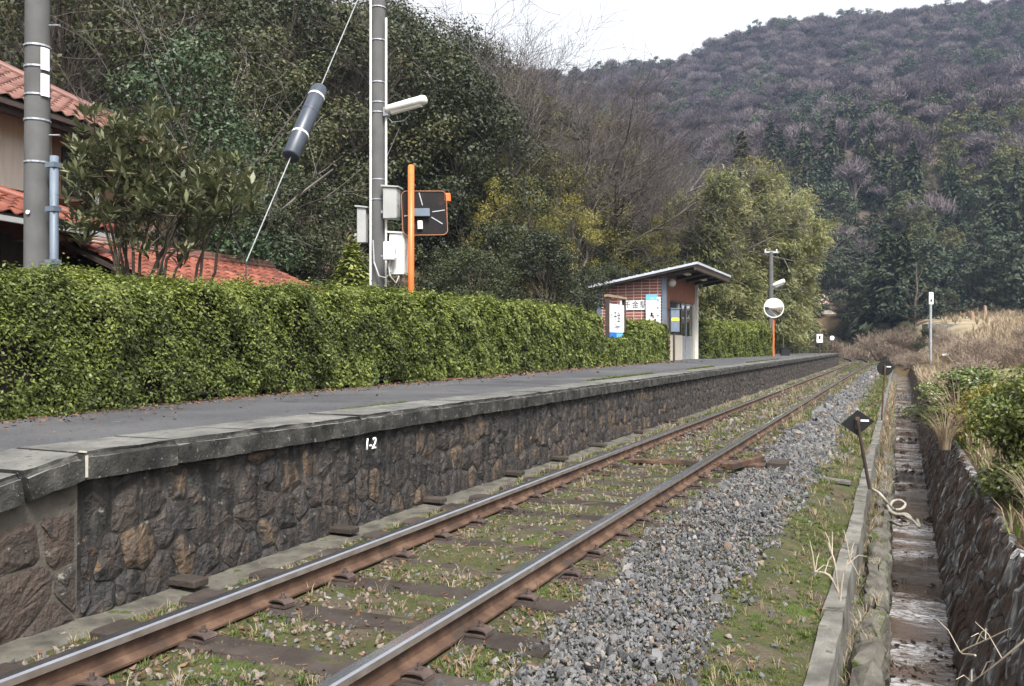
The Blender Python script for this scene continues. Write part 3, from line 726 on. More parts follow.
meter_box('switch_box', 381, 399, 242, 260, 15.5, .3, 'small white rounded switch box low on the slim pole', mt['white'], lid=False)
q0, q1 = at(386,261,15.55), at(377,262,15.7)
rel(MB().tube([at(392,259,15.55),at(391,272,15.55),at(386,278,15.6),at(379,276,15.7),at(374,262,15.8),at(373,240,15.8)], .014, 6).obj('cable', mpole, mt['greymetal']), mpole)
rel(MB().tube([at(388,260,15.55),at(390,276,15.5),at(396,283,15.55),at(399,276,15.6)], .014, 6).obj('cable', mpole, mt['greymetal']), mpole)
rel(MB().tube([at(401,275,15.7),at(401,290,15.7),at(400,300,15.7)], .018, 6).obj('cable', mpole, mt['wire_dark']), mpole)
# tube lamp
la, lb_ = at(386.5,110,15.85), at(426.5,99,15.55)
def tube_lamp(name, a, b, r, label, arm=None, group=None):
    root = empty(name, a, 0, label, 'lamp')
    ax = (b-a); L = ax.length; ax.normalize()
    up = Vector((0,0,1)); up = (up-ax*up.dot(ax)).normalized(); sd = ax.cross(up)
    def sec(k, rr, lo): return [a+ax*k+(sd*math.cos(w)*1.0+up*math.sin(w)*lo)*rr for w in [math.pi*2*i/14 for i in range(14)]]
    mb = MB(); ks = [(0,.75),(.04,.95),(L*.5,1),(L-.1,1),(L-.02,.8),(L,.35)]
    v = []; 
    for k, s_ in ks: v += [q for q in sec(k, r*s_, .85)]
    f = [(i*14+j, i*14+(j+1)%14, (i+1)*14+(j+1)%14, (i+1)*14+j) for i in range(len(ks)-1) for j in range(14)]+[tuple(range(13,-1,-1)), tuple((len(ks)-1)*14+j for j in range(14))]
    rel(mb.add(v,f).obj('housing', root, mt['offwhite'], True), root)
    mb = MB(); v = []
    for k in (.1, L-.12):
        for w in [math.pi+math.pi*i/6 for i in range(7)]: v.append(a+ax*k+(sd*math.cos(w)*.8+up*math.sin(w)*1.08)*r)
    f = [(j, j+1, j+8, j+7) for j in range(6)]+[(6,5,4,3,2,1,0),(7,8,9,10,11,12,13)]
    rel(mb.add(v,f).obj('diffuser', root, mt['diffuser']), root)
    rel(MB().box(a-Vector((.05,.05,r*1.1)), a+Vector((.05,.05,r*.5))).obj('end_cap', root, mt['galv'], bevel=.01), root)
    return root
lamp = tube_lamp('tube_lamp', la, lb_, .105, 'white tube lamp jutting from the slim pole above the meter boxes')
rel(MB().tube([la+Vector((0,0,-.1)), la+Vector((.1,.03,-.22)), la+Vector((.3,.1,-.2)), la+Vector((.42,.14,-.08))], .008, 5).obj('cable', lamp, mt['wire']), lamp)

# orange post with the back of a square traffic mirror
b2 = at(411, 290, 15.4); x, y = b2.x, b2.y
opost = empty('mirror_post', (x,y,.5), 0, 'bright orange steel post standing right of the meter boxes', 'post')
rel(MB().tube([(x,y,.45),(x,y,zpx(166,15.4))], .056, 14).obj('shaft', opost, mt['orange'], True), opost)
rel(MB().tube([(x,y,zpx(166,15.4)),(x,y,zpx(166,15.4)+.02)], [.056,.042], 14).obj('cap', opost, mt['orange']), opost)
mc = at(424.5, 213, 15.65)
mir = empty('traffic_mirror', mc, 0, 'dark back of a square traffic mirror with orange rim on the orange post', 'mirror')
mir.rotation_euler = (0, math.radians(-2.5), TH+math.radians(14))
def rrect(w, h, r, n=5):
    o = []
    for cx_, cy_, a0 in ((w/2-r,h/2-r,0),(-w/2+r,h/2-r,90),(-w/2+r,-h/2+r,180),(w/2-r,-h/2+r,270)):
        for k in range(n+1):
            a = math.radians(a0+90*k/n); o.append((cx_+r*math.cos(a), cy_+r*math.sin(a)))
    return o
def prism_y(mb, poly, y0, y1, m=0):
    n = len(poly); v = [(a,y0,b) for a,b in poly]+[(a,y1,b) for a,b in poly]
    mb.add(v, [tuple(range(n)), tuple(range(2*n-1,n-1,-1))]+[(k,n+k,n+(k+1)%n,(k+1)%n) for k in range(n)], m); return mb
ww, hh = .80, .78
prism_y(MB(), rrect(ww,hh,.09), .0, .02).obj('back_panel', mir, mt['brown_panel'])
mb = MB(); o1, o2 = rrect(ww+.012,hh+.012,.095), rrect(ww-.012,hh-.012,.085); n = len(o1)
v = [(a,-.015,b) for a,b in o1]+[(a,-.015,b) for a,b in o2]+[(a,.06,b) for a,b in o1]+[(a,.06,b) for a,b in o2]
f = []
for k in range(n):
    j = (k+1)%n; f += [(k,j,n+j,n+k),(2*n+k,3*n+k,3*n+j,2*n+j),(k,2*n+k,2*n+j,j),(n+k,n+j,3*n+j,3*n+k)]
mb.add(v,f).obj('rim', mir, mt['oldorange'])
for ang in (-40,0,95,180):
    a = math.radians(ang+8); c_, s_ = math.cos(a), math.sin(a)
    MB().box((.14,-.012,-.008),(.37,-.0,.008), rot=Matrix.Rotation(-a,3,'Y'), piv=(0,0,0)).obj('rib', mir, mt['galv'])
MB().box((-.30,-.10,-.07),(.08,-.012,.07)).obj('bracket', mir, mt['bluegrey'], bevel=.008)
MB().box((-.14,-.06,-.29),(-.05,-.01,-.14)).obj('plate', mir, mt['offwhite'], bevel=.006)
MB().box((ww/2-.05,-.0,.2),(ww/2+.09,.2,.36)).obj('hood', mir, mt['orange'], bevel=.02)

# guy wires and guard
anchor = at(246, 262, 12.0); anchor.z = zpx(262, 12.0)
topm = Vector((b1.x, b1.y, zpx(-49, 16)))
gw = MB().tube([anchor-Vector((0,0,1.0)), anchor, topm], .0085, 6).obj('guy_wire', None, mt['wire'])
tag(gw, 'steel guy wire running from behind the hedge to the slim pole top', 'wire')
def on(a, b, px_):   # point of a 3D segment that shows at pixel column px
    lo, hi = 0., 1.
    for _ in range(40):
        m_ = (lo+hi)/2; p = a.lerp(b, m_); d = -SN*p.x+CS*p.y; q = 512+FPX*(CS*p.x+SN*p.y)/d
        if q < px_: lo = m_
        else: hi = m_
    return a.lerp(b, lo)
g0, g1 = on(anchor, topm, 290.5), on(anchor, topm, 320.5); ax = (g1-g0).normalized()
gd = empty('guy_guard', g0, 0, 'dark blue-grey plastic guard tube around the slanting guy wire', 'guy guard')
L = (g1-g0).length
rel(MB().tube([g0+ax*k for k in (0,.02,L-.09,L-.03,L)], [.115,.135,.128,.10,.05], 16).obj('sleeve', gd, mt['guard'], True), gd)
for k in (.30, .62, .84): rel(MB().tube([g0+ax*(L*k-.018), g0+ax*(L*k+.018)], .139-.007*k, 16).obj('band', gd, mt['offwhite'] if k!=.62 else mt['guard']), gd)
topl = Vector((b0.x, b0.y, zpx(-250,10.6)))
pts = []
for k in range(15):
    w = k/14; p = anchor.lerp(topl, w); p.z -= 4*w*(1-w)*.35; pts.append(p)
tag(MB().tube([anchor-Vector((0,0,1.0))]+pts, .010, 5).obj('guy_wire', None, mt['wire_dark']), 'thin dark wire falling from the thick pole to the guy anchor', 'wire')
ra = Vector((b1.x, b1.y, zpx(15,16))); rb_ = at(634, 273.5, 31.2); pts = []
for k in range(19):
    w = k/18; p = ra.lerp(rb_, w); p.z -= 4*w*(1-w)*.55; pts.append(p)
tag(MB().tube(pts, .011, 5).obj('service_wire', None, mt['wire_dark']), 'overhead wire from the slim pole down to the shelter roof', 'wire')

# ------------------------------------------------------------------ waiting shelter
SX, SXb, SY0, SY1, FZ = -7.70, -10.25, 31.4, 37.0, .64
sh = empty('waiting_shelter', (SX-1.4,(SY0+SY1)/2,FZ), 0, 'small brick station shelter with a slanting metal roof on the platform', 'shelter')
def sp(o): return rel(o, sh)
rz = lambda X: 3.42+(X+10.5)*.185-.13
def wallbox(name, a, b, mat): return sp(MB().box(a,b).obj(name, sh, mat))
v = [(SX-.06,SY0,FZ),(SXb,SY0,FZ),(SXb,SY0,rz(SXb)-.02),(SX-.06,SY0,rz(SX)-.02)]; v += [(a,b+.15,c) for a,b,c in v]
sp(MB().add(v,[(0,1,2,3),(7,6,5,4),(0,4,5,1),(1,5,6,2),(2,6,7,3),(3,7,4,0)]).obj('side_wall', sh, mt['brick']))
v = [(a,b+SY1-SY0-.15,c) for a,b,c in v]
sp(MB().add(v,[(0,1,2,3),(7,6,5,4),(0,4,5,1),(1,5,6,2),(2,6,7,3),(3,7,4,0)]).obj('side_wall', sh, mt['brick']))
wallbox('rear_wall', (SXb-.1,SY0+.15,FZ), (SXb+.05,SY1-.15,rz(SXb)-.05), mt['brick'])
fx = SX-.12
yd0, yd1, yw0 = 34.55, 36.5, 32.5; OT = 2.93
wallbox('front_wall', (fx-.12,SY0+.16,OT), (fx+.02,SY1-.16,rz(SX)-.03), mt['terracotta'])
wallbox('front_wall', (fx-.12,SY0+.16,FZ), (fx+.02,yw0-.05,OT), mt['terracotta'])
wallbox('lower_panel', (fx-.10,yw0-.05,FZ), (fx+.01,yd0,1.62), mt['beige'])
wallbox('front_wall', (fx-.12,yd1+.05,FZ), (fx+.02,SY1-.16,OT), mt['beige'])
win = sp(MB().box((fx-.09,yw0-.05,1.62),(fx-.02,yw0,OT)).box((fx-.09,yd0-.08,1.62),(fx-.02,yd0,OT)).box((fx-.09,yw0,OT-.06),(fx-.02,yd0-.08,OT)).box((fx-.09,yw0,1.62),(fx-.02,yd0-.08,1.66)).obj('window', sh, mt['brownmetal']))
MB().box((fx-.07,yw0,1.66),(fx-.05,yd0-.08,OT-.06)).obj('pane', win, mt['glass'])
win.children[0].matrix_parent_inverse = Matrix.Identity(4)
def door(y0, y1, xo):
    d = sp(MB().box((xo-.03,y0,FZ+.02),(xo,y0+.07,OT-.02)).box((xo-.03,y1-.07,FZ+.02),(xo,y1,OT-.02)).box((xo-.03,y0+.07,OT-.1),(xo,y1-.07,OT-.02)).box((xo-.03,y0+.07,1.5),(xo,y1-.07,1.6)).box((xo-.03,y0+.07,FZ+.02),(xo,y1-.07,FZ+.32)).obj('door', sh, mt['galv']))
    MB().box((xo-.02,y0+.07,1.6),(xo-.012,y1-.07,OT-.1)).obj('pane', d, mt['glass'])
    MB().box((xo-.022,y0+.07,FZ+.32),(xo-.010,y1-.07,1.5)).obj('panel', d, mt['galv'])
    MB().box((xo,y0+.02,1.55),(xo+.02,y0+.05,1.8)).obj('handle', d, mt['wire_dark'])
door(yd0+.02, yd0+.95, fx-.055); door(yd0+.86, yd1+.04, fx-.02)
sp(MB().box((fx-.1,yd0,OT-.02),(fx+.0,yd1+.05,OT)).obj('door_rail', sh, mt['brownmetal']))
for X, Y in ((SX-.06,SY0+.02),(SXb+.02,SY0+.02),(SX-.06,SY1-.1)):
    sp(MB().box((X-.075,Y-.075,FZ),(X+.075,Y+.075,rz(X)-.02)).obj('column', sh, mt['bluegrey'] if Y < 33 else mt['offwhite']))
# roof
rx0, rx1, ry0, ry1 = -10.55, -6.45, 30.9, 37.7
def slab(z0, z1, x0=rx0, x1=rx1, y0=ry0, y1=ry1):
    return MB().add([(x0,y0,rz(x0)+z0),(x1,y0,rz(x1)+z0),(x1,y1,rz(x1)+z0),(x0,y1,rz(x0)+z0),(x0,y0,rz(x0)+z1),(x1,y0,rz(x1)+z1),(x1,y1,rz(x1)+z1),(x0,y1,rz(x0)+z1)],
        [(0,3,2,1),(4,5,6,7),(0,1,5,4),(1,2,6,5),(2,3,7,6),(3,0,4,7)])
roof = sp(slab(.05,.13).obj('roof', sh, mt['roofmetal']))
slab(-.02,.05,rx0+.04,rx1-.04,ry0+.04,ry1-.04).obj('soffit', roof, mt['brownmetal'])
for k in range(5):
    yb = ry0+.25+k*(ry1-ry0-.5)/4; slab(-.14,-.02,rx1-1.15,rx1-.06,yb-.05,yb+.05).obj('rafter', roof, mt['darkwood'])
slab(-.14,-.02,rx1-.14,rx1-.05,ry0+.05,ry1-.05).obj('fascia', roof, mt['brownmetal'])
for k in range(2):
    yb = ry0+1.7+k*2.4; slab(-.09,-.03,rx1-.75,rx1-.6,yb-.6,yb+.6).obj('light_tube', roof, mt['diffuser'])
for k in range(14):
    xx = rx0+.15+k*.29; slab(.13,.15,xx,xx+.03).obj('seam', roof, mt['roofmetal'])
# wall lamp, name board, poster
wl = at(671, 282, 31.6)
lampw = empty('wall_lamp', (SX+.1, SY0+.5, zpx(282,31.8)), 0, 'round white outdoor lamp under the shelter roof corner', 'lamp')
mb = MB(); mb.tube([(-.1,0,.0),(.0,0,0)], .05, 10); mb.obj('arm', lampw, mt['offwhite'])
mb = MB(); n = 10
mb.tube([(0,-.16,0),(0,-.14,0),(0,-.08,0),(0,0,0),(0,.08,0),(0,.14,0),(0,.16,0)], [.03,.09,.14,.16,.14,.09,.03], 12); mb.obj('globe', lampw, mt['offwhite'], True)
def px_on_y(px, Y):
    u = (px-512)/FPX; d = Y/(CS+SN*u); return -SN*d+CS*u*d, d
def board(name, px0, px1, py0, py1, Y, th, label, cat, mat):
    xa, da = px_on_y(px0, Y); xb, db = px_on_y(px1, Y)
    z1, z0 = zpx(py0, (da+db)/2), zpx(py1, (da+db)/2)
    root = empty(name, ((xa+xb)/2, Y, z0), 0, label, cat)
    w, h = xb-xa, z1-z0
    MB().box((-w/2,-th,0),(w/2,0,h)).obj('panel', root, mat, bevel=.004)
    return root, w, h
nb, w, h = board('name_board', 620, 645.5, 300.5, 310, SY0-.005, .03, 'white name board with three black characters on the brick side wall', 'sign', mt['white'])
for k, c in enumerate('千金駅'):
    link('lettering', text_mesh(c, h*.78, mt['ink'], .002), nb, loc=(-w*.20+k*w*.315,-.034,h*.5), rot=(math.pi/2,0,0))
pb, w, h = board('notice_board', 653, 660.5, 297, 336, SY0-.03, .02, 'white notice sheet on the brick wall behind the poster', 'notice', mt['white'])
for k in range(4): MB().box((.0,-.024,h*.9-k*h*.2),(w*.3,-.02,h*.94-k*h*.2)).obj('mark', pb, mt['blue'])
pb, w, h = board('poster', 646, 657, 294.5, 336, SY0-.12, .02, 'tall poster with teal heading and dark picture before the shelter wall', 'poster', mt['white'])
MB().box((-w/2,-.024,h*.86),(w/2,-.0205,h)).obj('print', pb, mt['skyblue'])
MB().box((-w/2,-.024,h*.55),(w/2,-.0205,h*.86)).obj('print', pb, mt['white'])
for k in range(9):
    a, b_ = R.uniform(-.42,.3)*w, R.uniform(.18,.5)*h; MB().box((a,-.027-k*.001,b_),(a+R.uniform(.08,.2)*w,-.0245,b_+R.uniform(.04,.12)*h)).obj('print', pb, mt[R.choice(['ink','red','teal','ink'])])
MB().box((-w*.2,-.028,h*.88),(w*.35,-.0245,h*.93)).obj('print', pb, mt['teal'])
for q in (-1,1): MB().box((q*w*.45-.02,.0,-1.3),(q*w*.45+.02,.03,h*.9)).obj('leg', pb, mt['galv'])
# platform name sign, parallel to the track
sgx = -7.5; y0_, d0 = px_on_x(607.5, sgx); y1_, d1 = px_on_x(624, sgx)
zs1, zs0 = zpx(297.5, d0), zpx(338, d0)
sg = empty('station_sign', (sgx,(y0_+y1_)/2,FZ), 0, 'white station name sign with blue foot in a dark frame above the hedge', 'sign')
hw = (y1_-y0_)/2; za, zb = zs0-FZ, zs1-FZ
for q in (-1,1): MB().box((-.05,q*hw-.045,0),(.05,q*hw+.045,zb+.02)).obj('post', sg, mt['brownmetal'])
MB().box((-.07,-hw-.08,zb+.02),(.07,hw+.08,zb+.09)).obj('top_rail', sg, mt['oldwood'])
MB().box((-.015,-hw+.045,za),(.015,hw-.045,zb-.16)).obj('panel', sg, mt['white'])
bl = MB().box((.0155,-hw+.045,za),(.02,hw-.045,za+.17)).obj('blue_band', sg, mt['blue'])
MB().box((.0202,-.0,za+.0),(.023,hw*.8,za+.14)).obj('print', bl, mt['skyblue'])
hgt = zb-za
for txt, sz, yy_, zz_ in (('千金',.34,.05,.52),('Chigane',.16,.05,.30),('ち',.16,-.5,.55)):
    link('lettering', text_mesh(txt, sz, mt['ink'], .001), sg, loc=(.018,yy_,za+hgt*zz_), rot=(math.pi/2,0,math.pi/2))
# ticket box on a post in front of the shelter
tbp = at(674, 320, 29.7); 
tk = empty('ticket_box', (tbp.x,tbp.y,FZ), math.radians(40), 'grey cabinet with yellow stripe on a post by the shelter front', 'cabinet')
MB().tube([(0,0,0),(0,0,zpx(331,29.7)-FZ)], .04, 8).obj('post', tk, mt['brownmetal'])
zb0, zb1 = zpx(332,29.7)-FZ, zpx(309,29.7)-FZ
MB().box((-.16,-.1,zb0),(.16,.1,zb1)).obj('case', tk, mt['bluegrey'], bevel=.012)
MB().box((-.14,-.106,zb1-.40),(.14,-.1005,zb1-.30)).obj('stripe', tk, mt['yellow'])
MB().box((-.19,-.13,zb1),(.19,.13,zb1+.03)).obj('lid', tk, mt['bluegrey'])
np_ = empty('number_plate', (fx+.03, SY1-.05, 1.7), 0, 'small white plate on the far post of the shelter', 'plate')
MB().box((0,-.12,0),(.03,.12,.5)).obj('panel', np_, mt['white']); MB().box((.03,-.08,.3),(.032,.08,.36)).obj('print', np_, mt['ink'])

# ------------------------------------------------------------------ far platform furniture
md = 44.0; mc2 = at(773.5, 308, md); rad = 9.2/FPX*md
fm = empty('traffic_mirror', (mc2.x,mc2.y,.6), 0, 'round convex mirror on an orange post beyond the far hedge', 'mirror')
fm.rotation_euler[2] = TH-.12
MB().tube([(0,0,0),(0,0,mc2.z-.6+.2)], .045, 10).obj('post', fm, mt['orange'])
mb = MB(); n = 28; v = []; f = []
for i in range(7):
    a = i/6; rr_ = rad*a; yb = -.10-.10*(1-a*a)
    for k in range(n): w = 2*math.pi*k/n; v.append((rr_*math.cos(w), yb, mc2.z-.6+rr_*math.sin(w)))
for i in range(6):
    for k in range(n): f.append((i*n+k,(i+1)*n+k,(i+1)*n+(k+1)%n,i*n+(k+1)%n))
mb.add(v,f).obj('glass', fm, mt['mirror'], True)
mb = MB(); v = []; f = []
for (r_, yb) in ((rad*.97,-.12),(rad*1.08,-.115),(rad*1.08,-.05),(rad*.3,.0)):
    for k in range(n): w = 2*math.pi*k/n; v.append((r_*math.cos(w), yb, mc2.z-.6+r_*math.sin(w)))
for i in range(3):
    for k in range(n): f.append((i*n+k,i*n+(k+1)%n,(i+1)*n+(k+1)%n,(i+1)*n+k))
mb.add(v,f).obj('rim', fm, mt['offwhite'])
pd = 47.0; pb_ = at(771, 340, pd)
fp = empty('lamp_pole', (pb_.x,pb_.y,.5), 0, 'slender dark pole with crossarm and tube lamp rising behind the round mirror', 'lamp pole')
MB().tube([(0,0,0),(0,0,zpx(252,pd)-.5)], [.15,.11], 10).obj('shaft', fp, mt['pole'])
ca = MB(); ca.box((-.35,-.05,0),(.38,.05,.09)); c_ = ca.obj('crossarm', fp, mt['galv'], loc=(0,0,zpx(253,pd)-.5), rot=(0,0,TH))
for q in (-.3,.3): MB().tube([(q,0,.09),(q,0,.2)], .035, 8).obj('insulator', c_, mt['white'])
tube_lamp('tube_lamp', at(773,286,pd), at(785,280.5,pd-.2), .16, 'small white tube lamp on the slender far pole')
sd_ = 58.0; sb = at(819.5, 345, sd_)
fs_ = empty('notice_sign', (sb.x,sb.y,.5), TH, 'white board with a dark figure on a stand at the platform end', 'sign')
MB().tube([(0,0,0),(0,0,zpx(342,sd_)-.5)], .05, 8).obj('post', fs_, mt['brownmetal'])
zz0, zz1 = zpx(342.5,sd_)-.5, zpx(334,sd_)-.5
MB().box((-.2,-.06,zz0),(.2,-.02,zz1)).obj('panel', fs_, mt['white']); MB().box((-.07,-.065,zz0+.2),(.05,-.0605,zz1-.12)).obj('print', fs_, mt['ink'])
rd = at(832, 338, 66.0)
rs_ = empty('round_sign', (rd.x,rd.y,.2), TH, 'small round white disc on a thin post past the platform', 'sign')
MB().tube([(0,.03,0),(0,.03,rd.z-.2)], .03, 6).obj('post', rs_, mt['brownmetal']); MB().tube([(0,0,rd.z-.2),(0,-.03,rd.z-.2)], .17, 16).obj('disc', rs_, mt['white'])
bk = at(785, 348, 46.5)
bx = empty('crate', (bk.x,bk.y,PT-.03), .2, 'small black box at the foot of the far hedge', 'box')
MB().box((-.22,-.2,0),(.22,.2,.42)).obj('case', bx, mt['black'], bevel=.02); MB().box((-.24,-.22,.42),(.24,.22,.47)).obj('lid', bx, mt['black'])

# ------------------------------------------------------------------ trackside discs by the ditch
def plate_sign(name, pxb, pyb, pxt, pyt, d, shape, label):
    b = at(pxb,pyb,d); t_ = at(pxt,pyt,d); b.z = -.27
    root = empty(name, b, 0, label, 'track sign')
    v = t_-b
    MB().tube([Vector((0,0,0)), v*.5, v*1.05], .017, 8).obj('post', root, mt['rust'] if shape=='disc' else mt['darkwood'])
    rm = Matrix.Rotation(TH-.35,3,'Z')
    mb = MB()
    if shape == 'disc': poly = [(.15*math.cos(2*math.pi*k/28), .15*math.sin(2*math.pi*k/28)) for k in range(28)]
    else: poly = [(.165,0.02),(0,.135),(-.165,-.02),(0,-.135)]
    prism_y(mb, poly, .03, .045)
    mb.v = [tuple(rm @ Vector(p) + v) for p in mb.v]
    mb.obj('plate', root, mt['black'])
    mb = MB().box((.03,.024,.015),(.11,.0295,.035)); mb.v = [tuple(rm @ Vector(p) + v) for p in mb.v]; mb.obj('mark', root, mt['white'])
    mb = MB().box((-.02,.0,-.06),(.02,.03,.06)); mb.v = [tuple(rm @ Vector(p) + v) for p in mb.v]; mb.obj('bracket', root, mt['rust'])
    return root
plate_sign('track_sign', 869.5, 488, 857.5, 423, 9.15, 'diamond', 'black diamond plate on a leaning thin post by the kerb')
plate_sign('track_sign', 881.5, 418, 885, 368, 17.4, 'disc', 'black round plate on a rusty post farther along the ditch')
# hose and rag in the ditch
hp = [at(px_, py_, d_) for px_, py_, d_ in ((872,489,9.2),(880,494,9.0),(887,503,9.0),(893,509,9.2),(901,509,9.3),(905,504,9.4),(899,500,9.4),(892,502,9.3),(890,510,9.2),(897,514,9.2),(906,514,9.3),(911,519,9.2),(908,524,9.0),(899,525,8.9),(890,520,8.8),(886,516,8.8))]
for q in hp: q.z = max(q.z, -1.10)
def smooth_pts(pts, k=5):
    o = []
    for i in range(len(pts)-1):
        p0, p1, p2, p3 = pts[max(i-1,0)], pts[i], pts[i+1], pts[min(i+2,len(pts)-1)]
        for j in range(k):
            t = j/k; o.append(.5*((2*p1)+(p2-p0)*t+(2*p0-5*p1+4*p2-p3)*t*t+(3*p1-p0-3*p2+p3)*t**3))
    return o+[pts[-1]]
tag(MB().tube(smooth_pts(hp), .015, 8).obj('hose', None, mt['hose'], True), 'pale old hose looped over the ledge down into the ditch', 'hose')
hp2 = [at(px_, py_, d_) for px_, py_, d_ in ((884,500,9.1),(892,513,8.9),(903,515,9.1),(913,521,9.0),(919,527,8.9),(917,520,9.2))]
for q in hp2: q.z = max(q.z, -1.10)
tag(MB().tube(smooth_pts(hp2), .017, 8).obj('hose', None, mt['hose'], True), 'short pale hose end lying in the stream below the loop', 'hose')
# white concrete strip set in the grass
a_, b_ = at(802,478.5,9.55), at(851,484,9.3)
tag(MB().box((-.30,-.05,-.03),(.30,.05,.02)).obj('concrete_strip', None, mt['concrete'], bevel=.012, loc=((a_.x+b_.x)/2,(a_.y+b_.y)/2,-.215), rot=(0,.05,math.atan2(b_.y-a_.y,b_.x-a_.x)), scl=((b_-a_).length/.6,1,1)), 'pale flat concrete strip lying in the grass by the gravel', 'slab')

# ------------------------------------------------------------------ house behind the hedge
HR = math.radians(8)
eh = Vector((-math.sin(HR), math.cos(HR), 0)); nh = Vector((math.cos(HR), math.sin(HR), 0)); ZU = Vector((0,0,1))
O = at(0,93,14.44); O.z = 0
house = empty('house', (O.x,O.y,.3), 0, 'two-storey plastered house with red-brown tiled roofs at the left edge', 'house')
def hp_(o): return rel(o, house)
def LP(u, v, z): return O+eh*u+nh*v+ZU*z
def u_at(px, v):
    lo, hi = -5., 30.
    for _ in range(40):
        m_ = (lo+hi)/2; p = LP(m_,v,0); d = -SN*p.x+CS*p.y; q = 512+FPX*(CS*p.x+SN*p.y)/d
        if q < px: lo = m_
        else: hi = m_
    return lo
def hbox(name, u0, u1, v0, v1, z0, z1, mat, parent=None):
    vv = [LP(u,v,z) for z in (z0,z1) for (u,v) in ((u0,v0),(u1,v0),(u1,v1),(u0,v1))]
    o = MB().add(vv, [(0,3,2,1),(4,5,6,7),(0,1,5,4),(1,2,6,5),(2,3,7,6),(3,0,4,7)]).obj(name, house if parent is None else parent, mat)
    if parent is None: hp_(o)
    return o
def tile_mesh(w, l, mat):
    mb = MB(); n = 7; v = []
    for yv, dz in ((0,.028),(l*1.18,.0)):
        for k in range(n):
            x_ = w*1.04*k/(n-1); z_ = .028*math.cos(2*math.pi*k/(n-1)+.6)+dz; v.append((x_,yv,z_))
    v += [(x_,yv,z_-.022) for x_,yv,z_ in v[:n]]
    f = [(k,k+1,n+k+1,n+k) for k in range(n-1)]+[(2*n+k,2*n+k+1,k+1,k) for k in range(n-1)]
    return mb.add(v,f).mesh('tile', [mat], True)
tiles = {'hi': tile_mesh(.29,.26,mt['tile_dull']), 'lo': tile_mesh(.27,.25,mt['tile'])}
def tile_field(roof_o, org, e, g, w, l, nu, nv, ok, me, cap, seed):
    rr = random.Random(seed); nn = e.cross(g).normalized(); c = 0; mb = MB()
    for j in range(nv):
        for i in range(nu):
            if not ok(i*w, j*l): continue
            p = org+e*(i*w)+g*(j*l)+nn*(.03+rr.uniform(-.004,.004))
            m4 = Matrix((e, g, nn)).transposed().to_4x4(); m4.translation = p
            m4 = m4 @ Matrix.Rotation(rr.uniform(-.012,.012),4,'Z')
            t_ = link('tile', me, roof_o); t_.matrix_parent_inverse = Matrix.Translation(-Vector(house.location)); t_.parent = roof_o
            t_.matrix_parent_inverse = Matrix.Identity(4); t_.matrix_basis = m4; c += 1
def roof_panel(name, pts, mat, th=.08):
    n = len(pts); vv = list(pts)+[p-ZU*th for p in pts]
    return hp_(MB().add(vv, [tuple(range(n)), tuple(range(2*n-1,n-1,-1))]+[(n+k,n+(k+1)%n,(k+1)%n,k) for k in range(n)]).obj(name, house, mat))
# upper storey
ZE = 5.33; uc = u_at(188, 0); pit = .55
wv = -.75
hbox('wall', -7, uc-.8, wv-7, wv, 4.0, ZE-.05, mt['plaster'])
hbox('wall', u_at(52,wv), uc-.78, wv, wv+.02, 4.0, ZE-.06, mt['plaster_shaded'])  # thin darker panel painting the shade on the plaster wall
up = roof_panel('roof', [LP(-7,0,ZE), LP(uc,0,ZE), LP(uc-4.2,-4.2,ZE+4.2*pit), LP(-7,-4.2,ZE+4.2*pit)], mt['darkwood'])
roof_panel('roof', [LP(uc,0,ZE), LP(uc,-8.4,ZE), LP(uc-4.2,-4.2,ZE+4.2*pit)], mt['tile_dull'])
g_ = (-nh+ZU*pit).normalized(); sl_ = math.sqrt(1+pit*pit)
ust = u_at(-25,0)
tile_field(up, LP(ust,0.03,ZE-.01), eh, g_, .29, .26, int((uc-ust)/.29), 18, lambda u, w: u+ust+w/sl_ < uc-.15 and w/sl_ < 4.1, tiles['hi'], 300, 3)
rid = [LP(uc-k, -k, ZE+k*pit+.07) for k in np.linspace(-.05,4.2,9)]
hp_(MB().tube(rid, .10, 8).obj('hip_ridge', house, mt['tile_dull'], True))
hbox('fascia', -7, uc-.05, -.10, -.05, ZE-.24, ZE-.085, mt['darkwood'])
hbox('gutter', -7, uc, .02, .1, ZE-.14, ZE-.06, mt['brownmetal'])
ub = u_at(20,.1)
# second-floor window
u0w, u1w = u_at(60,wv), u_at(93,wv)
wn_ = hbox('window', u0w, u1w, wv+.021, wv+.06, 3.65+.45, 4.98, mt['darkwood'])
for a, b in ((.04,.48),(.52,.96)):
    hb = hbox('pane', u0w+(u1w-u0w)*a, u0w+(u1w-u0w)*b, wv+.061, wv+.066, 4.16, 4.92, mt['glass'], wn_)
hbox('frame', u0w+(u1w-u0w)*.485, u0w+(u1w-u0w)*.515, wv+.06, wv+.085, 4.12, 4.95, mt['offwhite'], wn_)
hbox('frame', u1w-.05, u1w+.06, wv+.03, wv+.085, 4.0, 5.0, mt['offwhite'], wn_)
